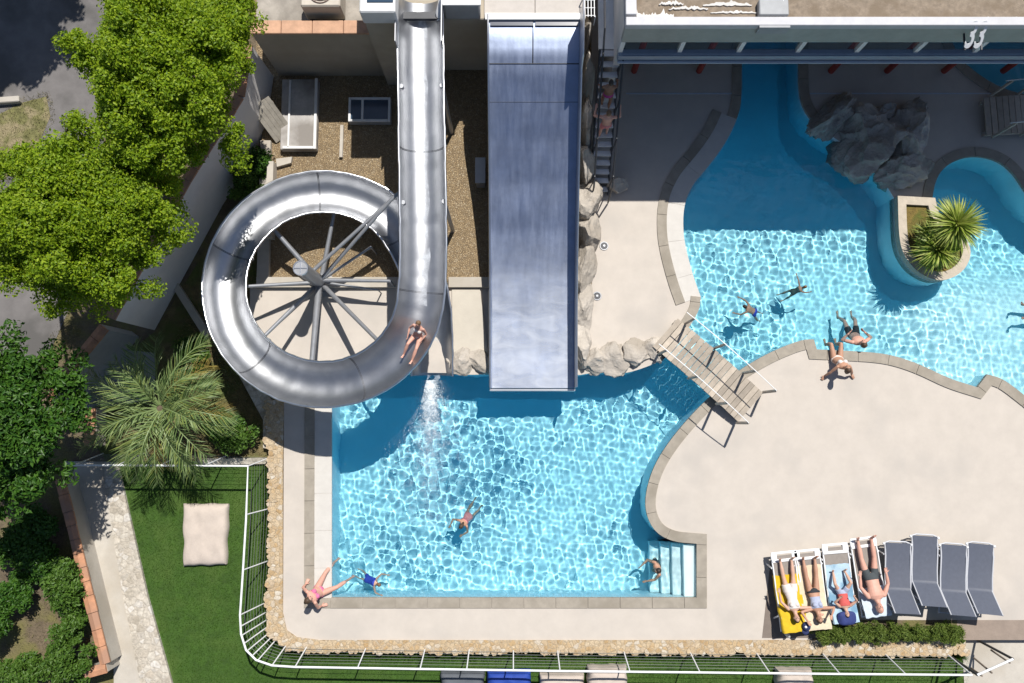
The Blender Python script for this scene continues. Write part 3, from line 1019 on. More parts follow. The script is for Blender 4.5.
# ------------------------------------------------------------------ planter with spiky plants
pl = [i for i, k in enumerate(POOL_K) if k == 'p']
ring = []
i0 = next(i for i in pl if POOL_K[i - 1] != 'p')
i = i0
while POOL_K[i % len(POOL_K)] == 'p':
    ring.append(Vector(POOL_XY[i % len(POOL_XY)])); i += 1
ring.append(Vector(POOL_XY[i % len(POOL_XY)]))
t = thing('planter', 'stone rimmed planter peninsula between the deep pool and the round pool', 'planter', (at(925, 240).x, at(925, 240).y, 0))
cen = sum(ring, Vector((0, 0))) / len(ring)
closed = [(p.x, p.y) for p in ring]
if area(closed) < 0: closed.reverse()
rim_in = offset(closed, -.21)
b = MB()
n = len(closed)
for i in range(n):
    j = (i + 1) % n
    q = [closed[i], closed[j], rim_in[j], rim_in[i]]
    vs = [(p[0], p[1], -.3) for p in q] + [(p[0], p[1], .20) for p in q]
    b.add(vs, [(4, 5, 6, 7), (0, 1, 5, 4), (2, 3, 7, 6)])
b.build('rim', mat('planter_rim', (.47, .41, .33), .85, .15, 5, .006, 30), t)
sheet('soil', [rim_in], .12, mat('planter_soil', (.17, .12, .03), .95, .35, 8, .03, 30, col2=(.10, .11, .02)), t)

def rosette(label, px, py, z, R, n_, seed, group):
    c = at(px, py, z)
    t = thing('spiky_plant', label, 'plant', (c.x, c.y, .1), 0, group)
    b = MB(); b.tube([(c.x - .05, c.y, .05), (c.x, c.y + .03, z * .5), (c.x, c.y, z)], [.09, .075, .06], 8); b.build('stem', BARK, t, smooth=True)
    rg = random.Random(seed)
    b = MB()
    for k in range(n_):
        az = rg.uniform(0, 2 * PI)
        el = math.asin(rg.uniform(-.45, .98))
        L = R * rg.uniform(.8, 1.08) * (1.0 if el < .9 else .85)
        d = Vector((math.cos(az) * math.cos(el), math.sin(az) * math.cos(el), math.sin(el)))
        sd = d.cross(Vector((0, 0, 1)))
        sd = sd.normalized() if sd.length > .05 else Vector((1, 0, 0))
        w = rg.uniform(.018, .028)
        pts = []
        for s in (0, .35, .7, 1):
            p = c + d * (L * s) + Vector((0, 0, -.22 * L * s * s * math.cos(el)))
            pts.append((p, w * (.6 if s == 0 else 1 if s < .6 else .6 if s < 1 else .05)))
        vs = []
        for p, ww in pts:
            vs += [p - sd * ww, p + sd * ww]
        b.add(vs, [(0, 1, 3, 2), (2, 3, 5, 4), (4, 5, 7, 6)])
    b.build('foliage', SPIKY, t)
    return t
SPIKY = leaf_mat('spiky_leaf', [(.14, .22, .025), (.28, .37, .05), (.52, .55, .15), (.20, .28, .03)], .45, .35)
G = 'spiky plants in the planter'
rosette('larger spiky rosette at the pool side of the planter', 957, 224, 1.15, .74, 300, 3, G)
rosette('shorter spiky rosette in front of the larger one in the planter', 938, 250, .75, .62, 260, 4, G)
rosette('small spiky offset between the two rosettes of the planter', 930, 234, .55, .42, 120, 5, G)

# ------------------------------------------------------------------ tube slide
WCH = .485
path = []
for (px, py, z) in [(420, -6, 3.10), (420, 25, 3.06), (420.5, 60, 3.0), (421, 110, 2.93), (422, 160, 2.87), (423, 210, 2.80), (424, 250, 2.74)]:
    path.append(at(px, py, z))
for k in range(0, 37):
    th = math.radians(3 + k * 9)
    z = 2.70 - 1.9 * (k / 36)
    path.append(at(323 + 101 * math.cos(th), 288 + 98.5 * math.sin(th), z))
for (px, py, z) in [(425, 270, .70), (430, 290, .62), (432, 312, .54), (432.5, 335, .45), (432, 358, .38), (432, 377, .33)]:
    path.append(at(px, py, z))
# smooth + resample
def resample(P, step):
    for _ in range(3):
        P = [P[0]] + [(P[i - 1] + P[i] * 2 + P[i + 1]) / 4 for i in range(1, len(P) - 1)] + [P[-1]]
    out = [P[0]]
    acc = 0
    for a, c in zip(P, P[1:]):
        L = (c - a).length
        t = step - acc
        while t <= L:
            out.append(a.lerp(c, t / L)); t += step
        acc = (acc + L) % step
    return out
CP = resample(path, .10)
def frames(P):
    fr = []
    for i, p in enumerate(P):
        d = (P[min(i + 1, len(P) - 1)] - P[max(i - 1, 0)]).normalized()
        side = d.cross(Vector((0, 0, 1))).normalized()
        fr.append((p, d, side, side.cross(d).normalized()))
    return fr
FR = frames(CP)
root = CP[20]
t = thing('tube_slide', 'steel half pipe slide that loops once around a strutted pole', 'water slide', (at(324, 283).x, at(324, 283).y, 0))
TUBE = t
inr, outr = [], []
nseg = 16
rg = random.Random(4)
jit = 0.
for i, (p, d, sd, up) in enumerate(FR):
    if i % 2 == 0: jit = rg.uniform(-.006, .006)
    a, o_ = [], []
    for k in range(nseg + 1):
        an = PI * k / nseg
        w = WCH + jit
        a.append(p + sd * (-w * math.cos(an)) + up * (-WCH * .95 * math.sin(an) + jit))
        o_.append(p + sd * (-(w + .02) * math.cos(an)) + up * (-(WCH + .02) * .95 * math.sin(an)))
    inr.append(a); outr.append(o_)
b = MB()
k = nseg + 1
for rings, flip in ((inr, 0), (outr, 1)):
    base = len(b.v)
    for r_ in rings: b.v += [tuple(p) for p in r_]
    for i in range(len(rings) - 1):
        for j in range(nseg):
            f = (base + i * k + j, base + i * k + j + 1, base + (i + 1) * k + j + 1, base + (i + 1) * k + j)
            b.f.append(f[::-1] if flip else f)
TR = b.build('trough', STEEL, t, smooth=True)
for s_ in (0, nseg):
    b = MB(); b.tube([r_[s_] + Vector((0, 0, .005)) for r_ in outr], .026, 8); b.build('rim', STEELRIM, TR, smooth=True)
for i in (34, 66, 92, 118, 146, 172, 196):
    if i < len(FR):
        p, d, sd, up = FR[i]
        b = MB(); b.tube([p + sd * (-(WCH + .035) * math.cos(PI * q / 12)) + up * (-(WCH + .035) * .95 * math.sin(PI * q / 12)) for q in range(13)], .022, 6)
        b.build('joint_flange', GREYMETAL, TR)
        for dq in (-.012, .012):
            b = MB(); b.tube([p + d * dq + sd * (-(WCH - .002) * math.cos(PI * q / 20)) + up * (-(WCH - .002) * .95 * math.sin(PI * q / 20)) for q in range(21)], .006, 5)
            b.build('seam', DARKMETAL, TR)
# centre pole and its struts
c0 = at(324, 285)
b = MB(); b.tube([(c0.x, c0.y, -.05), (c0.x, c0.y, 2.2)], .16, 20); b.tube([(c0.x, c0.y, -.02), (c0.x, c0.y, .04)], .3, 20)
ptop = 2.02
PO = b.build('pole', GREYMETAL, t, smooth=True)
b = MB(); b.tube([(c0.x + .16 * math.cos(q * PI / 12), c0.y + .16 * math.sin(q * PI / 12), 2.2) for q in range(24)], .018, 6, True)
b.box((c0.x, c0.y, 2.2), (.3, .02, .03)); b.box((c0.x, c0.y, 2.2), (.02, .3, .026)); b.build('pole_cap', STEELRIM, PO)
b = MB(); b.ball((c0.x, c0.y, 2.19), (.13, .13, .01), 16, 4); b.build('pole_hollow_shade', DARKMETAL, PO)  # solid dark disc, painted as the shade inside the hollow pole
def near_ring(px, py):
    """trough point under the inner edge nearest to a photo direction"""
    tgt = Vector(at2(px, py, 1.5))
    best = min(FR[58:], key=lambda f: (Vector((f[0].x, f[0].y)) - tgt).length)
    return best
for (px, py, za, r_) in [(236, 286, .40, .055), (262, 344, .45, .06), (319, 366, .5, .085), (374, 336, .42, .06), (278, 236, .4, .075), (327, 218, .35, .065)]:
    f = near_ring(px, py)
    p = f[0] - Vector((0, 0, WCH * .92))
    inner_dir = Vector((c0.x - p.x, c0.y - p.y, 0)).normalized()
    e = p + inner_dir * .41 + Vector((0, 0, .075))
    b = MB(); b.tube([(c0.x, c0.y, za), e], [r_, r_ * .72], 10); b.build('strut', GREYMETAL, t, smooth=True)
    b = MB(); b.tube([(c0.x, c0.y, max(.12, za - .25)), Vector((c0.x, c0.y, 0)) .lerp(Vector((e.x, e.y, 0)), .97) + Vector((0, 0, e.z - .06))], [r_ * .5, r_ * .4], 8); b.build('brace', GREYMETAL, t, smooth=True)
for (px, py, z) in [(390, 201, 1.95), (392, 199, 1.75)]:
    e = at(px, py, z)
    b = MB(); b.tube([(c0.x + (.1 if z > 1.8 else -.12), c0.y, .75 if z > 1.8 else 1.2), e, at(px + 26, py - 24, z)], [.05, .042, .042], 8); b.build('strut', GREYMETAL, t, smooth=True)
for (px, py, za, zb, r_) in [(390, 281, .7, .85, .055), (378, 290, .45, .5, .035), (371, 247, .5, .75, .045)]:
    e = at(px, py, zb)
    b = MB(); b.tube([(c0.x, c0.y, za), e], [r_, r_ * .7], 8); b.build('strut', GREYMETAL, t, smooth=True)
    b = MB(); b.tube([e, (e.x, e.y, -.03)], r_ * .5, 8); b.build('leg', GREYMETAL, t, smooth=True)
for i in (20, 46):
    p = FR[i][0]
    for s_ in (-1, 1):
        q = p + FR[i][2] * (s_ * .45)
        b = MB(); b.tube([(q.x, q.y, -.05), (q.x, q.y, p.z - .12)], .05, 10); b.build('leg', GREYMETAL, t, smooth=True)
    b = MB(); b.tube([p + FR[i][2] * -.45 - Vector((0, 0, .55)), p + FR[i][2] * .45 - Vector((0, 0, .55))], .045, 8); b.build('cross_beam', GREYMETAL, t)
# starting tub of the tube slide
p = at(420, 24, 3.06)
b = MB()
for s_ in (-1, 1): MB().box((p.x + s_ * .50, p.y + .1, 3.16), (.03, 1.3, .42), bev=.008).build('start_panel', STEEL, t)
b = MB(); b.box((p.x, p.y + .33, 2.78), (.94, .16, .10)); b.build('water_slot', DARKMETAL, t)

# thin running water in the trough
b = MB()
ringsW = []
for i, (p, d, sd, up) in enumerate(FR[4:70]):
    w = .10 + .05 * noise.noise(Vector((i * .23, 3, 0))) + .03 * math.sin(i * .5)
    row = []
    for s_ in (-1, -.4, .4, 1):
        an = PI / 2 + s_ * w * 1.7
        row.append(p + sd * (-(WCH - .014) * math.cos(an)) + up * (-(WCH - .014) * .95 * math.sin(an) + .004 * noise.noise(Vector((i * .9, s_ * 3, 1)))))
    ringsW.append(row)
base = 0
for r_ in ringsW: b.v += [tuple(q) for q in r_]
for i in range(len(ringsW) - 1):
    for j in range(3):
        b.f.append((i * 4 + j, i * 4 + j + 1, (i + 1) * 4 + j + 1, (i + 1) * 4 + j))
STREAM, _nt, _b = new_mat('running_water')
_b.inputs['Base Color'].default_value = (.74, .78, .83, 1)
_b.inputs['Roughness'].default_value = .3
_tc = _nt.nodes.new('ShaderNodeTexCoord'); _n = _nt.nodes.new('ShaderNodeTexNoise'); _r = _nt.nodes.new('ShaderNodeMapRange')
_n.inputs['Scale'].default_value = 5; _n.inputs['Detail'].default_value = 7
_nt.links.new(_tc.outputs['Object'], _n.inputs['Vector']); _nt.links.new(_n.outputs['Fac'], _r.inputs['Value'])
_r.inputs['From Min'].default_value = .35; _r.inputs['From Max'].default_value = .7; _r.inputs['To Min'].default_value = .0; _r.inputs['To Max'].default_value = .6
_nt.links.new(_r.outputs['Result'], _b.inputs['Alpha'])
tag(b.build('running_water', STREAM, smooth=True), 'thin stream of water running down the tube slide', 'water', kind='stuff')
b = MB()
ringsW = []
for i, (p, d, sd, up) in enumerate(FR[-10:]):
    row = []
    for s_ in (-1, -.4, .4, 1):
        an = PI / 2 + s_ * .32
        row.append(p + sd * (-(WCH - .014) * math.cos(an)) + up * (-(WCH - .014) * .95 * math.sin(an)))
    ringsW.append(row)
p, d, sd, up = FR[-1]
for q in range(1, 9):
    s = q * .09
    row = [p + Vector((0, -s, -WCH * .95 - 0.16 * (q / 8) ** 1.5 - .0 + .02)) + sd * (x_ * (.16 + .02 * q)) for x_ in (-1, -.4, .4, 1)]
    ringsW.append(row)
for r_ in ringsW: b.v += [tuple(q) for q in r_]
for i in range(len(ringsW) - 1):
    for j in range(3):
        b.f.append((i * 4 + j, i * 4 + j + 1, (i + 1) * 4 + j + 1, (i + 1) * 4 + j))
tag(b.build('running_water', STREAM, smooth=True), 'sheet of water pouring from the slide exit into the pool', 'water', kind='stuff')

# foam where the slide's water lands
rg = np.random.default_rng(9)
n_ = 1500
s = rg.random(n_) ** 1.3
fx = at(430, 380).x + rg.normal(0, 1, n_) * (.10 + .8 * s) + .25 * s * np.sin(5 * s)
fy = at(430, 384).y - s * 2.6
rr = rg.uniform(.003, .009, n_) * (1.15 - .6 * s)
oct_ = np.array([(1, 0, 0), (0, 1, 0), (-1, 0, 0), (0, -1, 0), (0, 0, .5), (0, 0, -.5)], float)
V = (np.stack([fx, fy, np.full(n_, WATER_Z + .006)], -1)[:, None, :] + oct_[None] * rr[:, None, None] * np.array([1, 1.5, 1])).reshape(-1, 3)
tri = np.array([(0, 1, 4), (1, 2, 4), (2, 3, 4), (3, 0, 4), (1, 0, 5), (2, 1, 5), (3, 2, 5), (0, 3, 5)])
Fq = (np.arange(n_)[:, None, None] * 6 + tri[None]).reshape(-1, 3)
FS, _nt, _b = new_mat('foam_sheet')
_b.inputs['Base Color'].default_value = (.86, .90, .92, 1)
_b.inputs['Roughness'].default_value = .6
_tc = _nt.nodes.new('ShaderNodeTexCoord'); _n = _nt.nodes.new('ShaderNodeTexNoise'); _r = _nt.nodes.new('ShaderNodeMapRange')
_n.inputs['Scale'].default_value = 5.5; _n.inputs['Detail'].default_value = 10; _n.inputs['Roughness'].default_value = .68; _n.inputs['Distortion'].default_value = 1.2
_nt.links.new(_tc.outputs['Object'], _n.inputs['Vector']); _nt.links.new(_n.outputs['Fac'], _r.inputs['Value'])
_r.inputs['From Min'].default_value = .46; _r.inputs['From Max'].default_value = .74; _r.inputs['To Max'].default_value = 1.0
_sx = _nt.nodes.new('ShaderNodeSeparateXYZ'); _nt.links.new(_tc.outputs['Object'], _sx.inputs['Vector'])
def _m(op, a, c_=None):
    q = _nt.nodes.new('ShaderNodeMath'); q.operation = op
    for i_, v_ in enumerate((a, c_)):
        if v_ is None: continue
        if isinstance(v_, (int, float)): q.inputs[i_].default_value = v_
        else: _nt.links.new(v_, q.inputs[i_])
    return q.outputs[0]
_yy = _m('MULTIPLY', _sx.outputs['Y'], -1.0)                       # metres downstream
_w = _m('ADD', _m('MULTIPLY', _yy, .26), .20)                       # the wake widens
_g = _m('EXPONENT', _m('MULTIPLY', _m('POWER', _m('DIVIDE', _sx.outputs['X'], _w), 2.0), -1.0))
_e = _m('EXPONENT', _m('MULTIPLY', _yy, -.62))
_core = _m('MULTIPLY', _m('EXPONENT', _m('MULTIPLY', _m('POWER', _m('DIVIDE', _sx.outputs['X'], _m('ADD', _m('MULTIPLY', _yy, .05), .13)), 2.0), -1.0)), _m('EXPONENT', _m('MULTIPLY', _yy, -1.0)))
_soft = _m('MULTIPLY', _core, _m('ADD', _m('MULTIPLY', _n.outputs['Fac'], 1.3), .05))
_nt.links.new(_m('MINIMUM', _m('ADD', _m('MULTIPLY', _m('MULTIPLY', _r.outputs['Result'], _g), _m('MULTIPLY', _e, .9)), _soft), .92), _b.inputs['Alpha'])
e0 = at(430, 380)
fo = MB().grid(lambda u, v: Vector(((u - .5) * 3.4, -3.6 * v, .0)), 4, 4).build('foam_wake', FS)
fo.location = (e0.x, e0.y, WATER_Z + .014)
tag(fo, 'white wake of foam spreading from the tube slide exit', 'foam', kind='stuff')
tag(np_mesh('foam', V, Fq, FOAM), 'white bubbles drifting from the exit of the tube slide', 'foam', kind='stuff')

# ------------------------------------------------------------------ wide slide
prof = [(20, 2.62), (30, 2.60), (57, 2.52), (64, 2.44), (90, 2.15), (130, 1.70), (180, 1.25), (230, .86), (280, .55), (320, .37), (350, .29), (388, .25)]
xl = at(491, 388, .25).x
xr = at(574, 388, .25).x
PR = []
for py, z in prof:
    PR.append(Vector((0, at(530, py, z).y, z)))
PR = resample(PR, .12) + [PR[-1]]
t = thing('wide_slide', 'broad open steel slide dropping straight into the lower pool', 'water slide', ((xl + xr) / 2, PR[-1].y, 0))
top_i = next(i for i, p in enumerate(PR) if p.y < at(530, 58, 2.5).y)
def bed(i0, i1, x0, x1, name):
    b = MB()
    rows = []
    for p in PR[i0:i1]:
        rows.append([(x0, p.y, p.z), (x1, p.y, p.z)])
    nx_ = 12
    for p in PR[i0:i1]:
        for q in range(nx_ + 1):
            x = x0 + (x1 - x0) * q / nx_
            dz = .004 * noise.noise(Vector((x * 1.4, p.y * 1.1, 0)))
            b.v.append((x, p.y, p.z + dz))
    m_ = i1 - i0
    for i in range(m_ - 1):
        for q in range(nx_):
            a = i * (nx_ + 1) + q
            b.f.append((a, a + nx_ + 1, a + nx_ + 2, a + 1))
    base = len(b.v)
    for p in PR[i0:i1]: b.v += [(x0, p.y, p.z - .04), (x1, p.y, p.z - .04)]
    for i in range(m_ - 1):
        a = base + i * 2
        b.f.append((a, a + 1, a + 3, a + 2))
    return b.build(name, BIGSTEEL, t, smooth=True)
b = MB()
film = [p for p in PR if p.y < at(530, 235, .8).y]
for i, p in enumerate(film):
    for q in range(9):
        x = xl + .03 + (xr - xl - .06) * q / 8
        b.v.append((x, p.y + (.25 * noise.noise(Vector((x * 3, 5, 0))) if i == 0 else 0), p.z + .010 + .006 * noise.noise(Vector((x * 4, p.y * 5, 2)))))
for i in range(len(film) - 1):
    for q in range(8):
        a = i * 9 + q
        b.f.append((a, a + 9, a + 10, a + 1))
SLIDE_FILM = b
xmid = (xl + xr) / 2 - .03
bed(0, top_i + 1, xl, xmid - .012, 'start_sheet')
bed(0, top_i + 1, xmid + .012, xr, 'start_sheet')
BED = bed(top_i, len(PR), xl, xr, 'bed')
for yy_ in [PR[top_i].y - .004] + [at(530, a_, c_).y for a_, c_ in ((100, 2.05),)]:
    q_ = min(PR, key=lambda p: abs(p.y - yy_))
    b = MB(); b.tube([(xl, q_.y, q_.z + .002), (xr, q_.y, q_.z + .002)], .006 if q_ is not PR[top_i] else .014, 5); b.build('seam', DARKMETAL, BED)
def side(x, w, hfn, name):
    b = MB()
    for p in PR:
        h = hfn(p)
        b.v += [(x, p.y, p.z - .12), (x + w, p.y, p.z - .12), (x + w, p.y, p.z + h), (x, p.y, p.z + h)]
    for i in range(len(PR) - 1):
        for j in range(4):
            l = (j + 1) % 4
            b.f.append((i * 4 + j, (i + 1) * 4 + j, (i + 1) * 4 + l, i * 4 + l))
    b.f += [(0, 1, 2, 3), tuple((len(PR) - 1) * 4 + j for j in (3, 2, 1, 0))]
    return b.build(name, STEEL, t)
FILM, _nt, _b = new_mat('water_glare_film')
_b.inputs['Base Color'].default_value = (.80, .84, .90, 1)  # water film, its white also painting the sun glare on the flat end
_b.inputs['Roughness'].default_value = .35
_tc = _nt.nodes.new('ShaderNodeTexCoord'); _mp = _nt.nodes.new('ShaderNodeMapping'); _n = _nt.nodes.new('ShaderNodeTexNoise'); _r = _nt.nodes.new('ShaderNodeMapRange')
_mp.inputs['Scale'].default_value = (1, 2.2, 1)
_n.inputs['Scale'].default_value = 1.6; _n.inputs['Detail'].default_value = 9; _n.inputs['Distortion'].default_value = .8
_nt.links.new(_tc.outputs['Object'], _mp.inputs['Vector']); _nt.links.new(_mp.outputs['Vector'], _n.inputs['Vector']); _nt.links.new(_n.outputs['Fac'], _r.inputs['Value'])
_r.inputs['From Min'].default_value = .3; _r.inputs['From Max'].default_value = .75; _r.inputs['To Min'].default_value = .22; _r.inputs['To Max'].default_value = .62
_sx = _nt.nodes.new('ShaderNodeSeparateXYZ'); _g = _nt.nodes.new('ShaderNodeMapRange'); _mu = _nt.nodes.new('ShaderNodeMath'); _mu.operation = 'MULTIPLY'
_nt.links.new(_tc.outputs['Object'], _sx.inputs['Vector']); _nt.links.new(_sx.outputs['Y'], _g.inputs['Value'])
_g.interpolation_type = 'SMOOTHSTEP'
_g.inputs['From Min'].default_value = at(530, 225, .8).y; _g.inputs['From Max'].default_value = at(530, 345, .3).y; _g.inputs['To Min'].default_value = 0; _g.inputs['To Max'].default_value = .85
_nt.links.new(_r.outputs['Result'], _mu.inputs[0]); _nt.links.new(_g.outputs['Result'], _mu.inputs[1]); _nt.links.new(_mu.outputs[0], _b.inputs['Alpha'])
tag(SLIDE_FILM.build('running_water', FILM, smooth=True), 'thin film of water on the lower half of the wide slide, whitened for sun glare', 'water', kind='stuff')
side(xl - .035, .033, lambda p: .26, 'side_panel')
side(xr + .002, .033, lambda p: .62 if p.z < 2.3 else .95, 'side_panel')
for x in (xl - .02, xr + .02):
    b = MB(); b.tube([(x, p.y, p.z + (.26 if x < (xl + xr) / 2 else (.62 if p.z < 2.3 else .95))) for p in PR], .022, 8); b.build('side_rail', STEELRIM, t, smooth=True)
e = PR[-1]
b = MB(); b.box(((xl + xr) / 2, e.y - .045, e.z - .10), (xr - xl + .08, .07, .2), bev=.015); b.build('end_lip', STEELRIM, t)
b = MB()
p = PR[0]
for s_ in (-1, 1): b.box(((xl + xr) / 2 + s_ * (xr - xl) / 4, p.y - .10, p.z + .012), ((xr - xl) / 2 - .05, .085, .02))
b.build('water_slot', mat('slot_dark', (.02, .03, .06), .3, .1, 4), t)
for py, z in ((120, 1.8), (210, 1.0), (300, .42)):
    y = at(530, py, z).y
    for x in (xl + .1, xr - .1):
        b = MB(); b.box((x, y, z / 2 - .1), (.1, .1, z - .05)); b.build('leg', GREYMETAL, t)

# ------------------------------------------------------------------ stairs
Y_B, Y_T, Z_T = at(601, 194).y, at(601, 49, 2.55).y, 2.55
NST = 15
SX0, SX1 = at(592, 150, .8).x + .02, at(611, 150, .8).x
t = thing('staircase', 'steep grey metal staircase climbing beside the wide slide', 'stairs', ((SX0 + SX1) / 2, Y_B, 0))
STEPM = mat('step_metal', (.52, .54, .57), .5, .12, 5, metal=.2)
run = (Y_T - Y_B) / NST
for k in range(NST):
    b = MB(); b.box(((SX0 + SX1) / 2, Y_B + run * (k + .45), Z_T * (k + 1) / NST - .02), (SX1 - SX0 - .02, run * .78, .04), bev=.006); b.build('step', STEPM, t)
for x in (SX0, SX1):
    b = MB()
    ang = math.atan2(Z_T, Y_T - Y_B)
    L = math.hypot(Z_T, Y_T - Y_B)
    b.box(None, (.035, L, .16), m=Matrix.Translation((x, (Y_B + Y_T) / 2, Z_T / 2)) @ Matrix.Rotation(ang, 4, 'X'))
    b.build('stringer', DARKMETAL, t)
    b = MB()
    b.tube([(x, Y_B - .25, .05), (x, Y_B - .12, .95), (x, Y_T, Z_T + .95), (x, Y_T + 1.2, Z_T + .95)], .022, 8)
    for k in range(0, NST, 4): b.tube([(x, Y_B + run * (k + .5), Z_T * (k + 1) / NST), (x, Y_B + run * (k + .5), Z_T * (k + 1) / NST + 1.02)], .016, 6)
    b.build('handrail', DARKMETAL, t)
b = MB(); b.box(((SX0 + SX1) / 2, Y_T + .8, Z_T - .03), (SX1 - SX0 + .06, 1.6, .06)); b.build('landing', WHITEPAINT, t)
# grated gate left of the landing
p = at(589, 8, 2.9)
t = thing('metal_grate', 'small white barred grate beside the head of the stairs', 'grate', (p.x, p.y, PZ))
b = MB()
for k in range(4): b.tube([(p.x - .1 + k * .07, p.y - .25, 2.98), (p.x - .1 + k * .07, p.y + .35, 2.98)], .010, 6)
for k in range(4): b.tube([(p.x - .12, p.y - .22 + k * .18, 2.98), (p.x + .13, p.y - .22 + k * .18, 2.98)], .010, 6)
b.build('grille', WHITEMETAL, t)
b = MB()
for dx in (-.12, .13):
    for dy in (-.25, .33): b.tube([(p.x + dx, p.y + dy, PZ), (p.x + dx, p.y + dy, 2.99)], .014, 6)
b.build('frame', WHITEMETAL, t)

# deck drains
for (px, py, lab) in ((604, 246, 'round dark drain cover in the deck, nearer the stairs'), (597, 296, 'round dark drain cover in the deck, nearer the bridge')):
    p = at(px, py)
    t = thing('deck_drain', lab, 'drain', (p.x, p.y, 0), 0, 'drain covers in the deck')
    b = MB(); b.tube([(p.x, p.y, -.01), (p.x, p.y, .03)], .085, 18); b.build('cover', DARKMETAL, t)
    b = MB(); b.tube([(p.x + .1 * math.cos(q * PI / 10), p.y + .1 * math.sin(q * PI / 10), .012) for q in range(20)], .016, 6, True); b.build('rim', GREYMETAL, t)
    b = MB(); b.tube([(p.x, p.y, .03), (p.x, p.y, .05)], .03, 10); b.build('knob', GREYMETAL, t)

# ------------------------------------------------------------------ bridges
def bridge(label, W0, W1, S1, S0, h, nplank, railed=(1, 1)):
    """W0-W1 one long edge, S0-S1 the other (world points at deck height h)"""
    c = (W0 + W1 + S0 + S1) / 4
    t = thing('footbridge', label, 'bridge', (c.x, c.y, 0))
    ax = ((W1 + S1) / 2 - (W0 + S0) / 2)
    L = ax.length
    d = ax.normalized()
    sd = Vector((-d.y, d.x, 0))
    wid = (W0 - S0).length
    o = (W0 + S0) / 2
    def arch(s): return h + .13 * (1 - (2 * s - 1) ** 2)
    for k in range(nplank):
        s = (k + .5) / nplank
        p = o + d * (L * s)
        sl = math.atan2(arch(s + .01) - arch(s - .01), .02 * L)
        M = Matrix.Translation((p.x, p.y, arch(s) + rnd.uniform(-.003, .003))) @ Matrix.Rotation(math.atan2(d.y, d.x) + rnd.uniform(-.006, .006), 4, 'Z') @ Matrix.Rotation(-sl, 4, 'Y')
        b = MB(); b.box(None, (L / nplank - .012, wid - rnd.uniform(0, .02), .045), m=M); b.build('plank', WOODS[rnd.randrange(4)], t)
    for s_ in (-1, 1):
        b = MB()
        pts = [o + d * (L * q / 12) + sd * (s_ * (wid / 2 - .09)) + Vector((0, 0, arch(q / 12) - .12)) - Vector((0, 0, o.z)) for q in range(13)]
        b.loft([[p + sd * x_ + Vector((0, 0, z_)) for x_, z_ in ((-.05, -.07), (.05, -.07), (.05, .07), (-.05, .07))] for p in pts])
        b.build('beam', WOOD, t)
        if railed[0 if s_ < 0 else 1]:
            rb = MB()
            pts = [o + d * (L * q / 12) + sd * (s_ * (wid / 2 + .03)) + Vector((0, 0, arch(q / 12) + .95)) - Vector((0, 0, o.z)) for q in range(13)]
            rb.loft([[p + sd * x_ + Vector((0, 0, z_)) for x_, z_ in ((-.009, -.010), (.009, -.010), (.009, .010), (-.009, .010))] for p in pts])
            rb.build('handrail', WHITEPAINT, t)
            for q in (1, 5, 9, 12):
                p = pts[q]
                pb = MB(); pb.box((p.x - sd.x * .0, p.y, p.z - .52), (.05, .05, 1.0), math.atan2(d.y, d.x)); pb.build('post', WOOD, t)
    return t
h = .20
bridge('arched wooden footbridge over the channel between the two pools', at(680, 321, h), at(762, 391, h), at(739, 424, h), at(650, 344, h), h, 19)
bridge('shaded wooden footbridge by the round pool under the building', at(984, 98, h), at(1062, 96, h), at(1062, 134, h), at(985, 136, h), h, 14)

# ------------------------------------------------------------------ building on the right
BX0, BX1, BY, BZ = 2.30, 17.0, 7.93, 4.5
t = thing('pool_building', 'flat roofed building with a glazed fascia spanning over the pool', 'building', (BX0 + 3, BY, 0))
cx, w = (BX0 + BX1) / 2, BX1 - BX0
b = MB(); b.box((cx, BY + 4.2, 4.24), (w - .3, 8.1, .16)); b.build('roof', ROOFING, t)
b = MB()
b.box((cx, BY + .09, 4.42), (w, .18, .16), bev=.01); b.box((BX0 + .11, BY + 4.22, 4.42), (.22, 7.98, .16), bev=.01)
b.build('parapet', mat('parapet_paint', (.50, .50, .52), .6, .08, 4), t)
b = MB()
mr = random.Random(3)
roof_o = [o for o in t.children if o.name.startswith('roof')][0]
for (x0, x1_, yy, hh) in ((BX0 + .24, BX0 + 1.0, .19, .30), (BX0 + 1.0, BX0 + 3.2, .19, .07), (BX0 + 3.4, BX0 + 6.0, .19, .05), (BX0 + 7.4, BX0 + 9.3, .19, .10), (BX0 + .9, BX0 + 1.7, .42, .12), (BX0 + 1.6, BX0 + 2.6, .50, .16), (BX0 + 1.75, BX0 + 2.7, .34, .09), (BX0 + .7, BX0 + 1.2, .52, .14)):
    m_ = 26
    b = MB()
    lo_ = [(x0 + (x1_ - x0) * q / m_, BY + yy + (.03 * noise.noise(Vector((q * .5, x0, 3))) if yy > .2 else 0)) for q in range(m_ + 1)]
    hi_ = [(a_[0], a_[1] + hh * (.35 + 1.1 * abs(noise.noise(Vector((q * .37 + x0, 1, 0))))) * (1 if yy < .2 else max(.06, math.sin(PI * q / m_)) ** .5)) for q, a_ in enumerate(lo_)]
    b.prism(lo_ + hi_[::-1], 4.31, 4.345 + mr.uniform(0, .012))
    b.build('membrane', MEMBRANE, roof_o)
b = MB(); b.box((cx, BY + .06, 4.05), (w - .02, .1, .58), bev=.005); b.build('fascia', FASCIA, t)
b = MB(); b.box((cx, BY + .03, 3.15), (w - .02, .14, .30), bev=.02); b.box((cx, BY - .055, 3.27), (w - .03, .03, .04)); b.build('beam', BLUEBEAM, t)
b = MB(); b.box((cx, BY - .075, 3.02), (w - .03, .06, .04), bev=.01); b.build('gutter_rail', mat('pale_rail', (.42, .46, .52), .4, .06, 5), t)
x = BX0 + .05
k = 0
mull = []
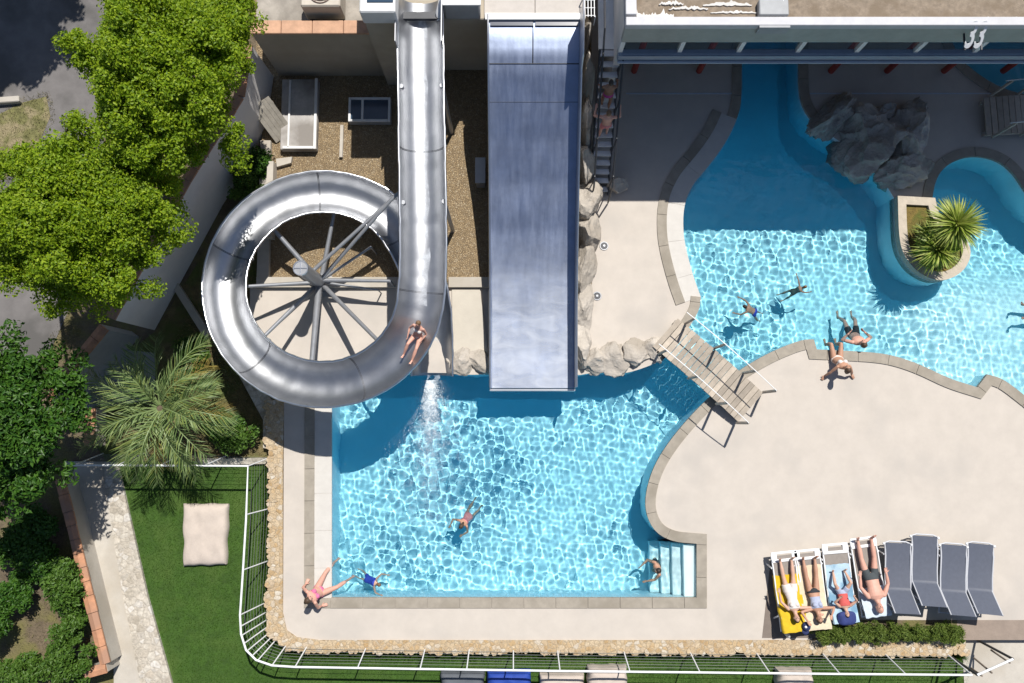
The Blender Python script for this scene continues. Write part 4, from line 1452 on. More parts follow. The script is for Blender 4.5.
while x < BX1:
    b = MB(); b.box((x, BY + .06, 3.53), (.09, .1, .46)); b.build('mullion', WHITEPAINT, t)
    mull.append(x)
    x += 1.28
b = MB()
for xa, xb in zip(mull, mull[1:]): b.box(((xa + xb) / 2, BY + .09, 3.53), (xb - xa - .09, .012, .45))
pg = b.build('glass', PANEGLASS, t)
pg.cycles.is_caustics_caster = False
b = MB(); b.box((BX0 + .08, BY + 4.2, 2.08), (.14, 8.1, 4.16)); b.box((cx, BY + 8.2, 2.08), (w - .3, .16, 4.16)); b.build('wall', WHITEWALL, t)
for px in (634, 699, 831, 887, 944, 1003):
    p = at(px, 71)
    b = MB(); b.tube([(p.x, p.y, 0), (p.x, p.y, 3.1)], .08, 14); b.build('column', REDPAINT, t, smooth=True)
b = MB()
p = at(773, 18, 4.45)
for dx, r_ in ((-.1, .035), (0, .05), (.1, .035), (.2, .04)): b.tube([(p.x + dx, p.y + .05, 4.40), (p.x + dx, p.y + 3.5, 4.42)], r_, 8)
b.build('roof_pipe', STEELRIM, roof_o, smooth=True)
b = MB(); b.box((p.x + .02, p.y + .22, 4.40), (.6, .34, .16), bev=.02); b.box((p.x + .02, BY - .02, 4.36), (.62, .05, .26)); b.build('pipe_duct', GREYPAINT, t)
cu = bpy.data.curves.new('numerals', 'FONT')
cu.body = '33'
cu.size = .74
cu.extrude = .012
cu.offset = .012
cu.align_x = 'CENTER'
cu.space_character = 1.0
to = bpy.data.objects.new('numerals', cu)
COL.objects.link(to)
me = bpy.data.meshes.new_from_object(to.evaluated_get(bpy.context.evaluated_depsgraph_get()))
bpy.data.objects.remove(to)
p = at(972, 40, 3.75)
me.transform(Matrix.Translation((p.x - .26, BY - .30, 4.16)) @ Matrix.Rotation(math.radians(42), 4, 'X') @ Matrix.Diagonal((.52, 1, 1, 1)))
me.materials.clear(); me.materials.append(WHITEMETAL)
link(me, 'numerals', t)
b = MB(); p = at(972, 28, 4.3)

for dx in (-.17, .17): b.box((p.x + .1 + dx, BY - .15, 4.13), (.03, .38, .03))
b.build('sign_bracket', DARKMETAL, t)

# ------------------------------------------------------------------ tubular white fence
FZ = 1.0
top = [(74, 465), (160, 465.5), (248, 466), (246, 520), (243, 570), (240, 615), (241, 634), (246, 650), (256, 660), (272, 665.5), (295, 667), (420, 669), (560, 671), (700, 672.5), (840, 674), (972, 675)]
T = [at(px, py, FZ) for px, py in top]
fx = thing('pool_fence', 'long white tubular fence curving round the pool deck and lawn', 'fence', (T[5].x, T[5].y, G0))
Bp = []
for i, p in enumerate(T):
    a, c = T[max(0, i - 1)], T[min(len(T) - 1, i + 1)]
    d = (c - a).normalized()
    nn = Vector((-d.y, d.x, 0))          # towards the deck
    if i == 2: nn = Vector((.7, .7, 0)).normalized()
    if i < 2: nn = Vector((0, 1, 0))
    Bp.append(Vector((p.x, p.y, G0)) + nn * .22)
b = MB(); b.tube(T, .025, 10); b.build('top_rail', WHITEMETAL, fx, smooth=True)
WIRE = mat('fence_wire', (.14, .155, .145), .5, .1, 6)
for k in range(1, 9):
    s = k / 9.5
    b = MB(); b.tube([q.lerp(p, s) for p, q in zip(T, Bp)], .0045, 5); b.build('wire', WIRE, fx)
def along(u):
    i = int(min(u, len(T) - 1.001))
    return T[i].lerp(T[i + 1], u - i), Bp[i].lerp(Bp[i + 1], u - i)
us = [0, .5, 1, 1.5, 2, 2.9, 4, 5.0, 5.6, 6.1, 6.6, 7.1, 7.6, 8.1, 9]
for i in range(10, 15):
    L = (T[i + 1] - T[i]).length
    m_ = max(1, round(L / 1.28))
    us += [i + q / m_ for q in range(m_)]
us.append(15)
for u in us:
    p, q = along(u)
    b = MB(); b.tube([q, p], .016, 8); b.build('post', WHITEMETAL, fx, smooth=True)
# gate at the right end
p0, p1 = at(975, 675, FZ), at(1013, 659, FZ)
gt = thing('fence_gate', 'open white topped gate at the right end of the fence', 'gate', (p0.x, p0.y, G0))
b = MB(); b.tube([p0 + Vector((.05, 0, 0)), p1], .028, 10); b.build('top_rail', WHITEMETAL, gt, smooth=True)
b = MB(); b.tube([p1, (p1.x - .1, p1.y + .1, G0)], .03, 8); b.tube([p0 + Vector((.06, 0, 0)), (p0.x + .0, p0.y + .15, G0)], .03, 8); b.build('post', DARKMETAL, gt)
b = MB()
for (a, c) in (((991, 650), (1010, 663)), ((974, 658), (992, 673)), ((971, 668), (982, 676))):
    b.tube([at(*a, .25), at(*c, .8)], .022, 8)
b.build('brace', mat('bronze_bar', (.20, .16, .13), .5, .1, 6), gt)

# ------------------------------------------------------------------ lawn cushions
def cushion(name, pxs, z, h, m, label, cat, seed, group=None):
    P = [at(x, y, z) for x, y in pxs]
    def fn(u, v):
        p = P[0].lerp(P[1], u).lerp(P[3].lerp(P[2], u), v)
        e = (1 - abs(2 * u - 1) ** 6) * (1 - abs(2 * v - 1) ** 6)
        sh = .02 * noise.noise(Vector((u * 5 + seed, v * 5, 0)))
        wr_ = .03 * abs(noise.noise(Vector((u * 3 + v * 4 + seed, v * 2.2 - u * 3, 5))))
        k = max(0., e) ** .45
        bx = .035 * noise.noise(Vector((v * 4 + seed, 7, 0))) * (2 * u - 1)
        return Vector((p.x + bx, p.y + .03 * noise.noise(Vector((u * 4 + seed, 3, 0))) * (2 * v - 1), G0 + .015 + h * .4 + k * (h * .6 + sh - wr_)))
    b = MB(); b.grid(fn, 36, 36)
    N_ = 37
    nb = len(b.v)
    edge = [i for i in range(N_)] + [N_ * (j + 1) - 1 for j in range(1, N_)] + [N_ * N_ - 1 - i for i in range(1, N_)] + [N_ * (N_ - 1 - j) for j in range(1, N_ - 1)]
    for i in edge:
        q = Vector(b.v[i]); b.v.append((q.x, q.y, G0 + .01))
    for i in range(len(edge)):
        j = (i + 1) % len(edge)
        b.f.append((edge[i], nb + i, nb + j, edge[j]))
    return tag(b.build(name, m, smooth=True), label, cat, group)
cushion('floor_mattress', [(182, 504), (227, 504.5), (225, 565), (182, 567)], G0 + .2, .24, CUSHION, 'large beige mattress lying alone on the lawn', 'mattress', 3)
G = 'bean bags along the bottom of the lawn'
cushion('bean_bag', [(441, 672), (484, 672), (484, 706), (441, 706)], G0 + .2, .34, BEANGREY, 'dark grey bean bag on the grass by the fence', 'bean bag', 8, G)
cushion('bean_bag', [(487, 671), (531, 671), (531, 706), (487, 706)], G0 + .2, .38, BEANBLUE, 'bright blue bean bag on the grass by the fence', 'bean bag', 18, G)
cushion('bean_bag', [(540, 674), (584, 674), (584, 706), (540, 706)], G0 + .2, .36, CUSHION, 'beige bean bag right beside the blue one', 'bean bag', 28, G)
cushion('bean_bag', [(588, 668), (627, 667), (627, 702), (588, 702)], G0 + .3, .5, CUSHION, 'taller beige bean bag poking up over the fence rail', 'bean bag', 38, G)
cushion('bean_bag', [(778, 670), (813, 670), (813, 702), (778, 702)], G0 + .3, .45, CUSHION, 'beige bean bag alone below the loungers', 'bean bag', 48, G)

# ------------------------------------------------------------------ foliage
def leaves_np(cent, rad, n_per, size, rng, flat=.55, aspect=.5):
    """leaf-sized quads spread through clumps"""
    k = len(cent)
    C = np.repeat(cent, n_per, 0)
    R = np.repeat(rad, n_per)
    n_ = len(C)
    d = rng.normal(size=(n_, 3))
    d /= np.linalg.norm(d, axis=1, keepdims=True)
    rr = rng.random(n_) ** .45
    P = C + d * (R * rr)[:, None] * np.array([1, 1, .75])
    nrm = d * .45 + np.array([0, 0, .65]) + rng.normal(size=(n_, 3)) * flat
    nrm /= np.linalg.norm(nrm, axis=1, keepdims=True)
    t = rng.normal(size=(n_, 3))
    u = np.cross(nrm, t); u /= np.linalg.norm(u, axis=1, keepdims=True)
    w = np.cross(nrm, u)
    L = (size * rng.uniform(.6, 1.35, n_))[:, None]
    droop = nrm * (-.18) * L
    V = np.stack([P - u * L * .5, P + w * L * aspect * .5, P + u * L * .5 + droop, P - w * L * aspect * .5], 1).reshape(-1, 3)
    return V, np.arange(n_ * 4).reshape(-1, 4)

def crown_clumps(c, r, n_, rng, lob=.26, seed=0, shell=.35):
    d = rng.normal(size=(n_, 3))
    d /= np.linalg.norm(d, axis=1, keepdims=True)
    d[:, 2] = np.where(d[:, 2] < -.35, -d[:, 2], d[:, 2])
    k = np.array([1 + lob * noise.noise(Vector((x * 2.3 + seed, y * 2.3, z * 2.3))) * 1.6 for x, y, z in d])
    rr = (shell + (1 - shell) * rng.random(n_) ** .6) * k
    return np.array(c) + d * rr[:, None] * np.array(r)

def tree(name, label, cat, c, r, ncl, npl, size, m, seed, group=None, clr=(.28, .5), base=None, limbs=7, aspect=.5):
    rng = np.random.default_rng(seed)
    b0 = base or (c[0], c[1])
    t = thing(name, label, cat, (b0[0], b0[1], G0), 0, group)
    cl = crown_clumps(c, r, ncl, rng, seed=seed)
    V, Fq = leaves_np(cl, rng.uniform(*clr, ncl), npl, size, rng, aspect=aspect)
    np_mesh('crown', V, Fq, m, t)
    b = MB()
    zt = c[2] - r[2] * .2
    b.tube([(b0[0], b0[1], G0 - .1), (b0[0] + .05, b0[1], zt * .4), (c[0], c[1], zt)], [.2, .15, .09], 10)
    for k in range(limbs):
        q = cl[rng.integers(ncl)]
        s = Vector((b0[0], b0[1], zt * rng.uniform(.45, .8)))
        e = Vector(q)
        b.tube([s, s.lerp(e, .5) + Vector((0, 0, .15)), e], [.075, .045, .015], 7)
    b.build('trunk', BARK, t, smooth=True)
    return t
LEAF1 = leaf_mat('bright_leaf', [(.11, .20, .006), (.205, .33, .010), (.35, .46, .020), (.155, .26, .008)], .5, .45)
LEAF2 = leaf_mat('dark_leaf', [(.025, .085, .010), (.05, .13, .014), (.08, .18, .02)], .45, .3)
HEDGEL = leaf_mat('hedge_leaf', [(.045, .11, .012), (.075, .155, .018), (.11, .20, .03)], .5, .3)
LAVL = leaf_mat('shrub_leaf', [(.10, .16, .03), (.17, .25, .04), (.24, .30, .07)], .6, .4)

c = at(164, 82, 4.6)
tree('leafy_tree', 'larger yellow green tree beside the street at the top', 'tree', (c.x, c.y, 4.4), (1.45, 1.9, 1.5), 620, 270, .064, LEAF1, 21, 'yellow green trees along the wall', (.12, .34), base=(at(200, 120).x - 1.0, at(200, 120).y), aspect=.6)
c = at(80, 220, 4.2)
tree('leafy_tree', 'yellow green tree overhanging the grey street and the white wall', 'tree', (c.x, c.y, 4.0), (1.7, 1.7, 1.4), 600, 270, .064, LEAF1, 35, 'yellow green trees along the wall', (.12, .34), base=(at(90, 230).x - .2, at(90, 230).y), aspect=.6)
c = at(208, 8, 4.3)
tree('leafy_tree', 'small yellow green tree touching the corner of the terrace wall', 'tree', (c.x, c.y, 3.7), (.8, 1.0, .9), 190, 270, .064, LEAF1, 44, 'yellow green trees along the wall', (.14, .3), base=(at(215, 30).x - .5, at(215, 30).y), aspect=.6)
c = at(0, 425, 3.4)
tree('dark_tree', 'dark green bushy tree at the left edge beside the path', 'tree', (c.x, c.y, 3.0), (1.25, 1.75, 1.25), 330, 150, .12, LEAF2, 51, None, (.16, .36), base=(at(10, 430).x, at(10, 430).y), aspect=.42)
g = at(6, 22, G0)
tree('street_tree', 'tree above the street whose shadow darkens the asphalt', 'tree', (g.x + 1.1, g.y + 2.75, 4.9), (1.9, 1.9, 1.3), 300, 150, .15, LEAF2, 61, None, (.2, .4), base=(g.x + .6, g.y + 3.2))

def shrub(name, label, px, py, r, z, seed, m, group=None, ncl=26, npl=150, size=.08, cat='shrub', zb=G0):
    rng = np.random.default_rng(seed)
    c = at(px, py, z)
    t = thing(name, label, cat, (c.x, c.y, zb), 0, group)
    cl = crown_clumps((c.x, c.y, z), r, ncl, rng, seed=seed, shell=.3)
    V, Fq = leaves_np(cl, rng.uniform(.12, .24, ncl), npl, size, rng)
    np_mesh('foliage', V, Fq, m, t)
    b = MB()
    for k in range(5):
        q = cl[rng.integers(ncl)]
        b.tube([(c.x, c.y, zb), tuple(q)], [.025, .008], 6)
    b.build('stem', BARK, t)
    return t
G = 'round shrubs in the garden bed'
shrub('shrub', 'bright green round shrub above the palm beside the slide', 193, 357, (.38, .5, .35), .2, 1, HEDGEL, G)
shrub('shrub', 'green shrub right of the palm near the lawn', 236, 436, (.48, .32, .3), .1, 2, HEDGEL, G)
shrub('shrub', 'darker shrub tucked between the palm and the deck corner', 222, 425, (.35, .35, .25), .1, 3, LEAF2, G)
shrub('shrub', 'green shrub at the foot of the tall white wall', 246, 186, (.35, .55, .35), .2, 4, HEDGEL, G)
shrub('shrub', 'small shrub in the shade behind the ring of the slide', 262, 165, (.2, .4, .25), .1, 5, LEAF2, G)
G = 'clipped hedges left of the path'
shrub('hedge', 'rounded hedge beside the low wall, further from the bottom edge', 66, 586, (.42, .70, .5), .35, 6, HEDGEL, G, 46, 170, .085, 'hedge')
shrub('hedge', 'rounded hedge beside the low wall, at the bottom edge', 74, 648, (.5, .85, .5), .35, 7, HEDGEL, G, 60, 170, .085, 'hedge')
shrub('shrub', 'sprawling shrub on bare soil in the bottom left corner', 22, 672, (.7, .35, .25), .1, 8, HEDGEL, None, 30, 120, .09)
shrub('shrub', 'small dark shrub at the left edge under the dark tree', -4, 628, (.35, .5, .4), .3, 9, LEAF2)
G = 'dark shrubs added to deepen the shade under the left tree'  # dark foliage added where the tree's own shadow falls short
for k_, (px, py, lab) in enumerate(((38, 528, 'dark low shrub added for tree shade beside the terracotta coping'), (14, 548, 'wide dark shrub added to deepen the tree shadow at the left edge'), (40, 560, 'dark low shrub added for shade just above the rounded hedges'), (14, 592, 'dark shrub added for shade at the left edge, left of the upper hedge'))):
    shrub('shrub', lab, px, py, (.55, .45, .30), .15, 200 + k_, LEAF2, G, 34, 130, .09)
G = 'shrubs behind the loungers'
def tuft(label, px, py, seed, r=.34):
    """lavender-like clump of fine upright stems"""
    c = at(px, py, 0)
    rg = np.random.default_rng(seed)
    t = thing('lavender_shrub', label, 'shrub', (c.x, c.y, 0), 0, G)
    cl = crown_clumps((c.x, c.y, .2), (r * .85, r * .62, .22), 34, rg, seed=seed, shell=.25)
    V, Fq = leaves_np(cl, rg.uniform(.05, .12, 34), 70, .085, rg, flat=1.1, aspect=.22)
    np_mesh('foliage', V, Fq, LAVL, t)
    b = MB()
    for k in range(6):
        b.tube([(c.x + rnd.uniform(-.06, .06), c.y + rnd.uniform(-.04, .04), 0), (c.x + rnd.uniform(-.2, .2), c.y + rnd.uniform(-.12, .12), .22)], .008, 5)
    b.build('stem', BARK, t)
for k, (px, lab) in enumerate(((822, 'sparse feathery shrub behind the cream towel lounger'), (838, 'feathery shrub behind the light blue towel lounger with the child'), (856, 'feathery shrub between the loungers of the child and the man in trunks'), (874, 'feathery shrub directly behind the man in dark trunks'),
                               (892, 'full bright green shrub behind the first empty grey lounger'), (911, 'feathery shrub between the first two empty grey loungers'), (929, 'full green shrub behind the second empty grey lounger'), (947, 'bright feathery shrub at the end of the row by the brown paving'))):
    tuft(lab, px, 630, 100 + k, .36)
struct(sheet('planting_strip', [[at2(812, 620), at2(957, 620), at2(957, 640), at2(812, 640)]], .0035, SOIL))

# palm with arching, feathered fronds
PALM = leaf_mat('palm_leaf', [(.07, .12, .035), (.14, .22, .07), (.26, .34, .14), (.22, .27, .06)], .45, .25)
pc = at(157, 408, 1.6)
pt = thing('palm_tree', 'grey green palm with drooping feathery fronds above the lawn', 'palm', (pc.x, pc.y, G0))
b = MB(); b.tube([(pc.x, pc.y, G0 - .05), (pc.x, pc.y, .6), (pc.x, pc.y, 1.45)], [.22, .2, .17], 12); b.build('trunk', BARK, pt, smooth=True)
rg = random.Random(12)
YEL = leaf_mat('old_palm_leaf', [(.26, .20, .04), (.32, .25, .07), (.20, .17, .05)], .5, .2)
for k in range(30):
    az = k * 2.39996 + rg.uniform(-.2, .2)
    f = k / 29
    el = math.radians(62 - 66 * f ** .8 + rg.uniform(-6, 6))
    L = rg.uniform(1.6, 2.1) * (.8 + .25 * min(1, f * 2)) * (.72 if 0 < math.atan2(math.sin(az), math.cos(az)) < 1.25 else 1) * rg.uniform(.85, 1.05)
    b = MB()
    d0 = Vector((math.cos(az), math.sin(az), 0))
    pos = Vector((pc.x, pc.y, 1.45)) + d0 * .08
    e = el
    spine = [pos.copy()]
    ns = 26
    cv = rg.uniform(-.022, .022)
    for s in range(ns):
        d0 = Matrix.Rotation(cv, 3, 'Z') @ d0
        pos = pos + (d0 * math.cos(e) + Vector((0, 0, math.sin(e)))) * (L / ns)
        e -= (.055 if f < .4 else .045) * (.6 + s / ns)
        e = max(e, -1.25)
        spine.append(pos.copy())
    b.tube(spine, [.02 * (1 - s / (ns + 2)) + .004 for s in range(ns + 1)], 5)
    side = d0.cross(Vector((0, 0, 1)))
    for s in range(3, ns):
        for q in (0, .55):
            if rg.random() < .22: continue
            p = spine[s].lerp(spine[s + 1], q)
            d = (spine[s + 1] - spine[s]).normalized()
            upv = side.cross(d).normalized()
            ll = .48 * math.sin(PI * (s + q) / (ns + 1)) ** .6 * rg.uniform(.8, 1.1) + .06
            for sg in (-1, 1):
                v = (d * .85 + side * sg * .62 + upv * .5 + Vector((rg.uniform(-.16, .16), rg.uniform(-.16, .16), rg.uniform(-.16, .16)))).normalized()
                w = d * .014
                m1 = p + v * ll * .55
                tip = p + v * ll + Vector((0, 0, -.09 * ll / .4))
                b.add([p - w * .6, p + w * .6, m1 + w, m1 - w, tip], [(0, 1, 2, 3), (3, 2, 4)])
    b.build('frond', YEL if k in (21, 24, 28) else PALM, pt)

# ------------------------------------------------------------------ people
def capsule_rings(a, c, ra, rc, seg=12):
    pass

SKINS = {}
def skin_mat(name, col):
    return mat('skin_' + name, col, .55, .08, 9, spec=.4)

def remesh(b, voxel, smooth=4):
    me = bpy.data.meshes.new('tmp')
    me.from_pydata(b.v, [], b.f)
    me.update()
    o = bpy.data.objects.new('tmp', me)
    COL.objects.link(o)
    m = o.modifiers.new('r', 'REMESH'); m.mode = 'VOXEL'; m.voxel_size = voxel; m.use_smooth_shade = True
    s = o.modifiers.new('s', 'SMOOTH'); s.iterations = smooth; s.factor = .5
    dg = bpy.context.evaluated_depsgraph_get()
    r = bpy.data.meshes.new_from_object(o.evaluated_get(dg))
    bpy.data.objects.remove(o)
    bpy.data.meshes.remove(me)
    r.polygons.foreach_set('use_smooth', [True] * len(r.polygons))
    return r

def limb(b, a, c, ra, rc, mid=None, seg=12):
    """closed tapered limb with rounded ends and a muscle bulge at 35 %"""
    a, c = Vector(a), Vector(c)
    d = c - a
    L = d.length
    d.normalize()
    pts, rs = [], []
    for k in (0, .4, .75):
        pts.append(a - d * ra * (1 - k) * .95); rs.append(ra * math.sqrt(max(.02, 1 - (1 - k) ** 2)))
    for s in (0, .18, .36, .55, .8, 1):
        r = ra + (rc - ra) * s
        if mid: r += mid * math.sin(PI * min(1, s * 1.15)) ** 1.5
        pts.append(a + d * L * s); rs.append(r)
    for k in (.25, .6, 1):
        pts.append(c + d * rc * k * .95); rs.append(rc * math.sqrt(max(.02, 1 - k ** 2)))
    b.tube(pts, rs, seg)

def torso_rings(sd, xd, spec, s, bulge=0.):
    fwd = sd.cross(xd).normalized() * 1.0
    fwd = -fwd if fwd.dot(Vector((0, 1, 0))) < -.2 and abs(sd.y) < .9 else fwd
    out = []
    for (h, rx, ry, fy) in spec:
        c = sd * (h * s) + fwd * (fy * s)
        out.append([c + xd * ((rx + bulge) * s * math.cos(2 * PI * k / 20)) + fwd * ((ry + bulge) * s * math.sin(2 * PI * k / 20)) for k in range(20)])
    return out

M_TORSO = [(-.115, .06, .05, 0), (-.09, .125, .095, 0), (-.02, .162, .115, 0), (.08, .155, .108, .004), (.20, .148, .103, .006), (.33, .175, .118, .004), (.42, .185, .112, 0), (.475, .150, .085, -.005), (.505, .085, .065, -.006), (.56, .055, .056, 0)]
F_TORSO = [(-.115, .06, .05, 0), (-.09, .13, .10, 0), (-.02, .172, .118, -.004), (.08, .148, .102, .002), (.19, .122, .090, .004), (.32, .150, .105, .004), (.41, .158, .098, 0), (.465, .125, .075, -.005), (.50, .07, .055, -.006), (.56, .047, .048, 0)]

def person(label, M, pose, height, skin, hair, garments, female=False, group=None, long_hair=False):
    """M: world matrix of the pelvis (x to the person's right-hand side of the picture, y the way the chest faces, z towards the head)"""
    s = height / 1.75
    spec = F_TORSO if female else M_TORSO
    sd = Vector(pose.get('spine', (0, 0, 1))).normalized()
    xd = Vector((1, 0, 0))
    hd = Vector(pose.get('head', sd)).normalized()
    neck = sd * (.53 * s)
    headc = neck + hd * (.165 * s)
    J = {}
    b = MB()
    b.loft(torso_rings(sd, xd, spec, s))
    fwd = sd.cross(xd).normalized()
    if fwd.y < 0 and abs(sd.y) < .9: fwd = -fwd
    if female:
        for q in (-1, 1): b.ball(sd * (.33 * s) + xd * (q * .07 * s) + fwd * (.085 * s), .062 * s, 12, 8)
    limb(b, neck - sd * .03, headc - hd * .05 * s, .056 * s, .052 * s)
    hx = xd
    hf = hd.cross(hx).normalized()
    if hf.dot(fwd) < 0: hf = -hf
    if 'look' in pose:
        hf = Vector(pose['look']); hf = (hf - hd * hf.dot(hd)).normalized(); hx = hf.cross(hd)
    R = Matrix((hx, hf, hd)).transposed()
    b.ball(headc, (.073 * s, .092 * s, .108 * s), 20, 14, R)
    b.ball(headc + R @ Vector((0, .028, -.062)) * s, (.055 * s, .062 * s, .055 * s), 14, 10, R)
    b.ball(headc + R @ Vector((0, .098, -.018)) * s, (.014 * s, .022 * s, .024 * s), 8, 6, R)
    for q in (-1, 1): b.ball(headc + R @ Vector((q * .075, -.004, -.012)) * s, (.010 * s, .020 * s, .030 * s), 8, 6, R)
    for i, q in enumerate((-1, 1)):
        sh = sd * (.43 * s) + xd * (q * (.165 if female else .185) * s)
        ua = Vector(pose['ua'][i]).normalized(); fa = Vector(pose['fa'][i]).normalized()
        el = sh + ua * (.285 * s); wr_ = el + fa * (.25 * s)
        k = .9 if female else 1.05
        limb(b, sh, el, .050 * s * k, .038 * s * k, .006 * s)
        limb(b, el, wr_, .038 * s * k, .026 * s * k, .007 * s)
        hdv = Vector(pose['hand'][i]).normalized() if 'hand' in pose else fa
        pn = Vector(pose.get('palm', ((0, 1, 0), (0, 1, 0)))[i])
        pn = (pn - hdv * pn.dot(hdv))
        pn = pn.normalized() if pn.length > .1 else hdv.orthogonal().normalized()
        sv = hdv.cross(pn)
        Rp = Matrix((sv, pn, hdv)).transposed()
        b.ball(wr_ + hdv * (.048 * s), (.040 * s, .016 * s, .056 * s), 12, 8, Rp)
        for f_, (o_, ln) in enumerate(((-.030, .062), (-.010, .075), (.011, .070), (.031, .055))):
            p0 = wr_ + (hdv * .085 + sv * o_) * s
            p1 = p0 + (hdv * 1. + sv * (o_ * 4) + pn * .18).normalized() * (ln * .55 * s)
            p2 = p1 + (hdv * 1. + sv * (o_ * 3) + pn * .75).normalized() * (ln * .5 * s)
            b.tube([p0 - hdv * .03 * s, p0, p1, p2], [.0095 * s, .0095 * s, .0088 * s, .0075 * s], 7)
        ts = -1 if i == 0 else 1
        p0 = wr_ + (hdv * .03 + sv * (ts * .034)) * s
        p1 = p0 + (hdv * .6 + sv * (ts * .75) + pn * .2).normalized() * .036 * s
        p2 = p1 + (hdv * .9 + sv * (ts * .3) + pn * .35).normalized() * .03 * s
        b.tube([p0 - sv * ts * .015 * s, p0, p1, p2], [.012 * s, .012 * s, .010 * s, .0085 * s], 7)
        hip = xd * (q * .088 * s) - sd * .03 * s
        th = Vector(pose['th'][i]).normalized(); shn = Vector(pose['sh'][i]).normalized()
        kn = hip + th * (.425 * s); an = kn + shn * (.415 * s)
        J['hip%d' % i], J['kn%d' % i] = hip, kn
        limb(b, hip, kn, .085 * s, .053 * s, .004 * s, 14)
        limb(b, kn, an, .052 * s, .034 * s, .012 * s, 12)
        ft = Vector(pose['ft'][i]).normalized()
        b.ball(an - ft * .03 * s, .036 * s, 10, 8)
        limb(b, an - ft * .02 * s + shn * .03 * s, an + ft * .12 * s + shn * .045 * s, .034 * s, .028 * s, 0, 10)
        fx_ = ft.cross(shn).normalized()
        limb(b, an + ft * .12 * s + shn * .05 * s - fx_ * .018 * s, an + ft * .17 * s + shn * .055 * s - fx_ * .02 * s, .024 * s, .014 * s)
        limb(b, an + ft * .11 * s + shn * .05 * s + fx_ * .02 * s, an + ft * .155 * s + shn * .055 * s + fx_ * .022 * s, .020 * s, .012 * s)
    me = remesh(b, .0085, 3)
    me.materials.append(skin)
    loc, rot, _ = M.decompose()
    t = bpy.data.objects.new('person', None)
    COL.objects.link(t)
    t.location = loc
    t.rotation_mode = 'QUATERNION'
    t.rotation_quaternion = rot
    tag(t, label, 'person', group)
    body = link(me, 'body', t, False)
    RECEIVERS.append(body)
    # hair: cap over the back and crown of the head
    hb = MB()
    hb.ball(headc + R @ Vector((0, -.022, .026)) * s, (.084 * s, .092 * s, .100 * s), 18, 12, R)
    hb.ball(headc + R @ Vector((0, -.045, -.02)) * s, (.076 * s, .065 * s, .085 * s), 14, 10, R)
    if long_hair:
        hb.tube([headc + R @ Vector((0, -.085, .0)) * s, headc + R @ Vector((.01, -.115, -.09)) * s, headc + R @ Vector((.015, -.10, -.22)) * s], [.05 * s, .045 * s, .02 * s], 10)
    hm = remesh(hb, .012, 2)
    hm.materials.append(hair)
    RECEIVERS.append(link(hm, 'hair', t, False))
    eb = mat('eye_dark', (.03, .025, .02), .3, .05, 5)
    for q in (-1, 1):
        e = MB(); e.ball(headc + R @ Vector((q * .030, .087, .012)) * s, (.013 * s, .008 * s, .008 * s), 8, 6, R); e.build('eye', eb, body, False)
    e = MB(); e.ball(headc + R @ Vector((0, .084, -.062)) * s, (.024 * s, .010 * s, .007 * s), 8, 6, R); e.build('mouth', mat('lip', (.42, .16, .13), .5, .05, 5), body, False)
    for (gname, gm, parts) in garments:
        g = MB()
        for pr in parts:
            if pr[0] == 'torso':
                _, h0, h1, bu = pr
                sel = []
                hs = [h0] + [q[0] for q in spec if h0 < q[0] < h1] + [h1]
                for h in hs:
                    for A, B in zip(spec, spec[1:]):
                        if A[0] <= h <= B[0]:
                            f = (h - A[0]) / (B[0] - A[0])
                            sel.append(tuple(a_ + (b_ - a_) * f for a_, b_ in zip(A, B)))
                            break
                g.loft(torso_rings(sd, xd, sel, s, bu))
                if female and h1 > .33 and h0 < .3 + .05:
                    for q in (-1, 1): g.ball(sd * (.33 * s) + xd * (q * .07 * s) + fwd * (.088 * s), .070 * s, 12, 8)
            elif pr[0] == 'thigh':
                _, f0, f1, bu = pr
                for i in (0, 1):
                    hip, kn = J['hip%d' % i], J['kn%d' % i]
                    a_, c_ = hip.lerp(kn, f0), hip.lerp(kn, f1)
                    ra, rc = .085 + (.053 - .085) * f0 + bu, .085 + (.053 - .085) * f1 + bu + .006
                    g.tube([a_, a_.lerp(c_, .5), c_], [ra * s, (ra + rc) / 2 * s + .004, rc * s], 16)
            elif pr[0] == 'bra':
                for q in (-1, 1): g.ball(sd * (.33 * s) + xd * (q * .07 * s) + fwd * (.090 * s), (.068 * s, .062 * s, .06 * s), 12, 8)
        gmesh = remesh(g, .010, 2)
        gmesh.materials.append(gm)
        RECEIVERS.append(link(gmesh, gname, t, False))
    return t

def cloth(name, col, rough=.8):
    return mat('cloth_' + name, col, rough, .12, 10, .002, 60)
LIGHT = skin_mat('fair', (.56, .345, .25)); TAN = skin_mat('tan', (.45, .25, .165)); DARK = skin_mat('brown', (.26, .14, .09)); PINKISH = skin_mat('pink', (.60, .33, .25))
BROWNH = mat('hair_brown', (.07, .04, .022), .6, .3, 30, .004, 60); DARKH = mat('hair_dark', (.025, .018, .014), .55, .3, 30, .004, 60); GREYH = mat('hair_grey', (.24, .20, .17), .6, .2, 30, .004, 60); FAIRH = mat('hair_fair', (.16, .09, .045), .6, .3, 30, .004, 60)
PINK = cloth('pink', (.62, .16, .30)); BLUE = cloth('blue', (.03, .06, .42)); BLACK = cloth('black', (.022, .024, .028)); WHITE = cloth('white', (.68, .62, .58)); REDC = cloth('red', (.52, .09, .08)); BLUEW = cloth('blue_white', (.36, .40, .52)); CORAL = cloth('coral', (.65, .22, .22)); MAGENTA = cloth('magenta', (.45, .05, .25)); TEAL = cloth('dark_green', (.03, .06, .05))

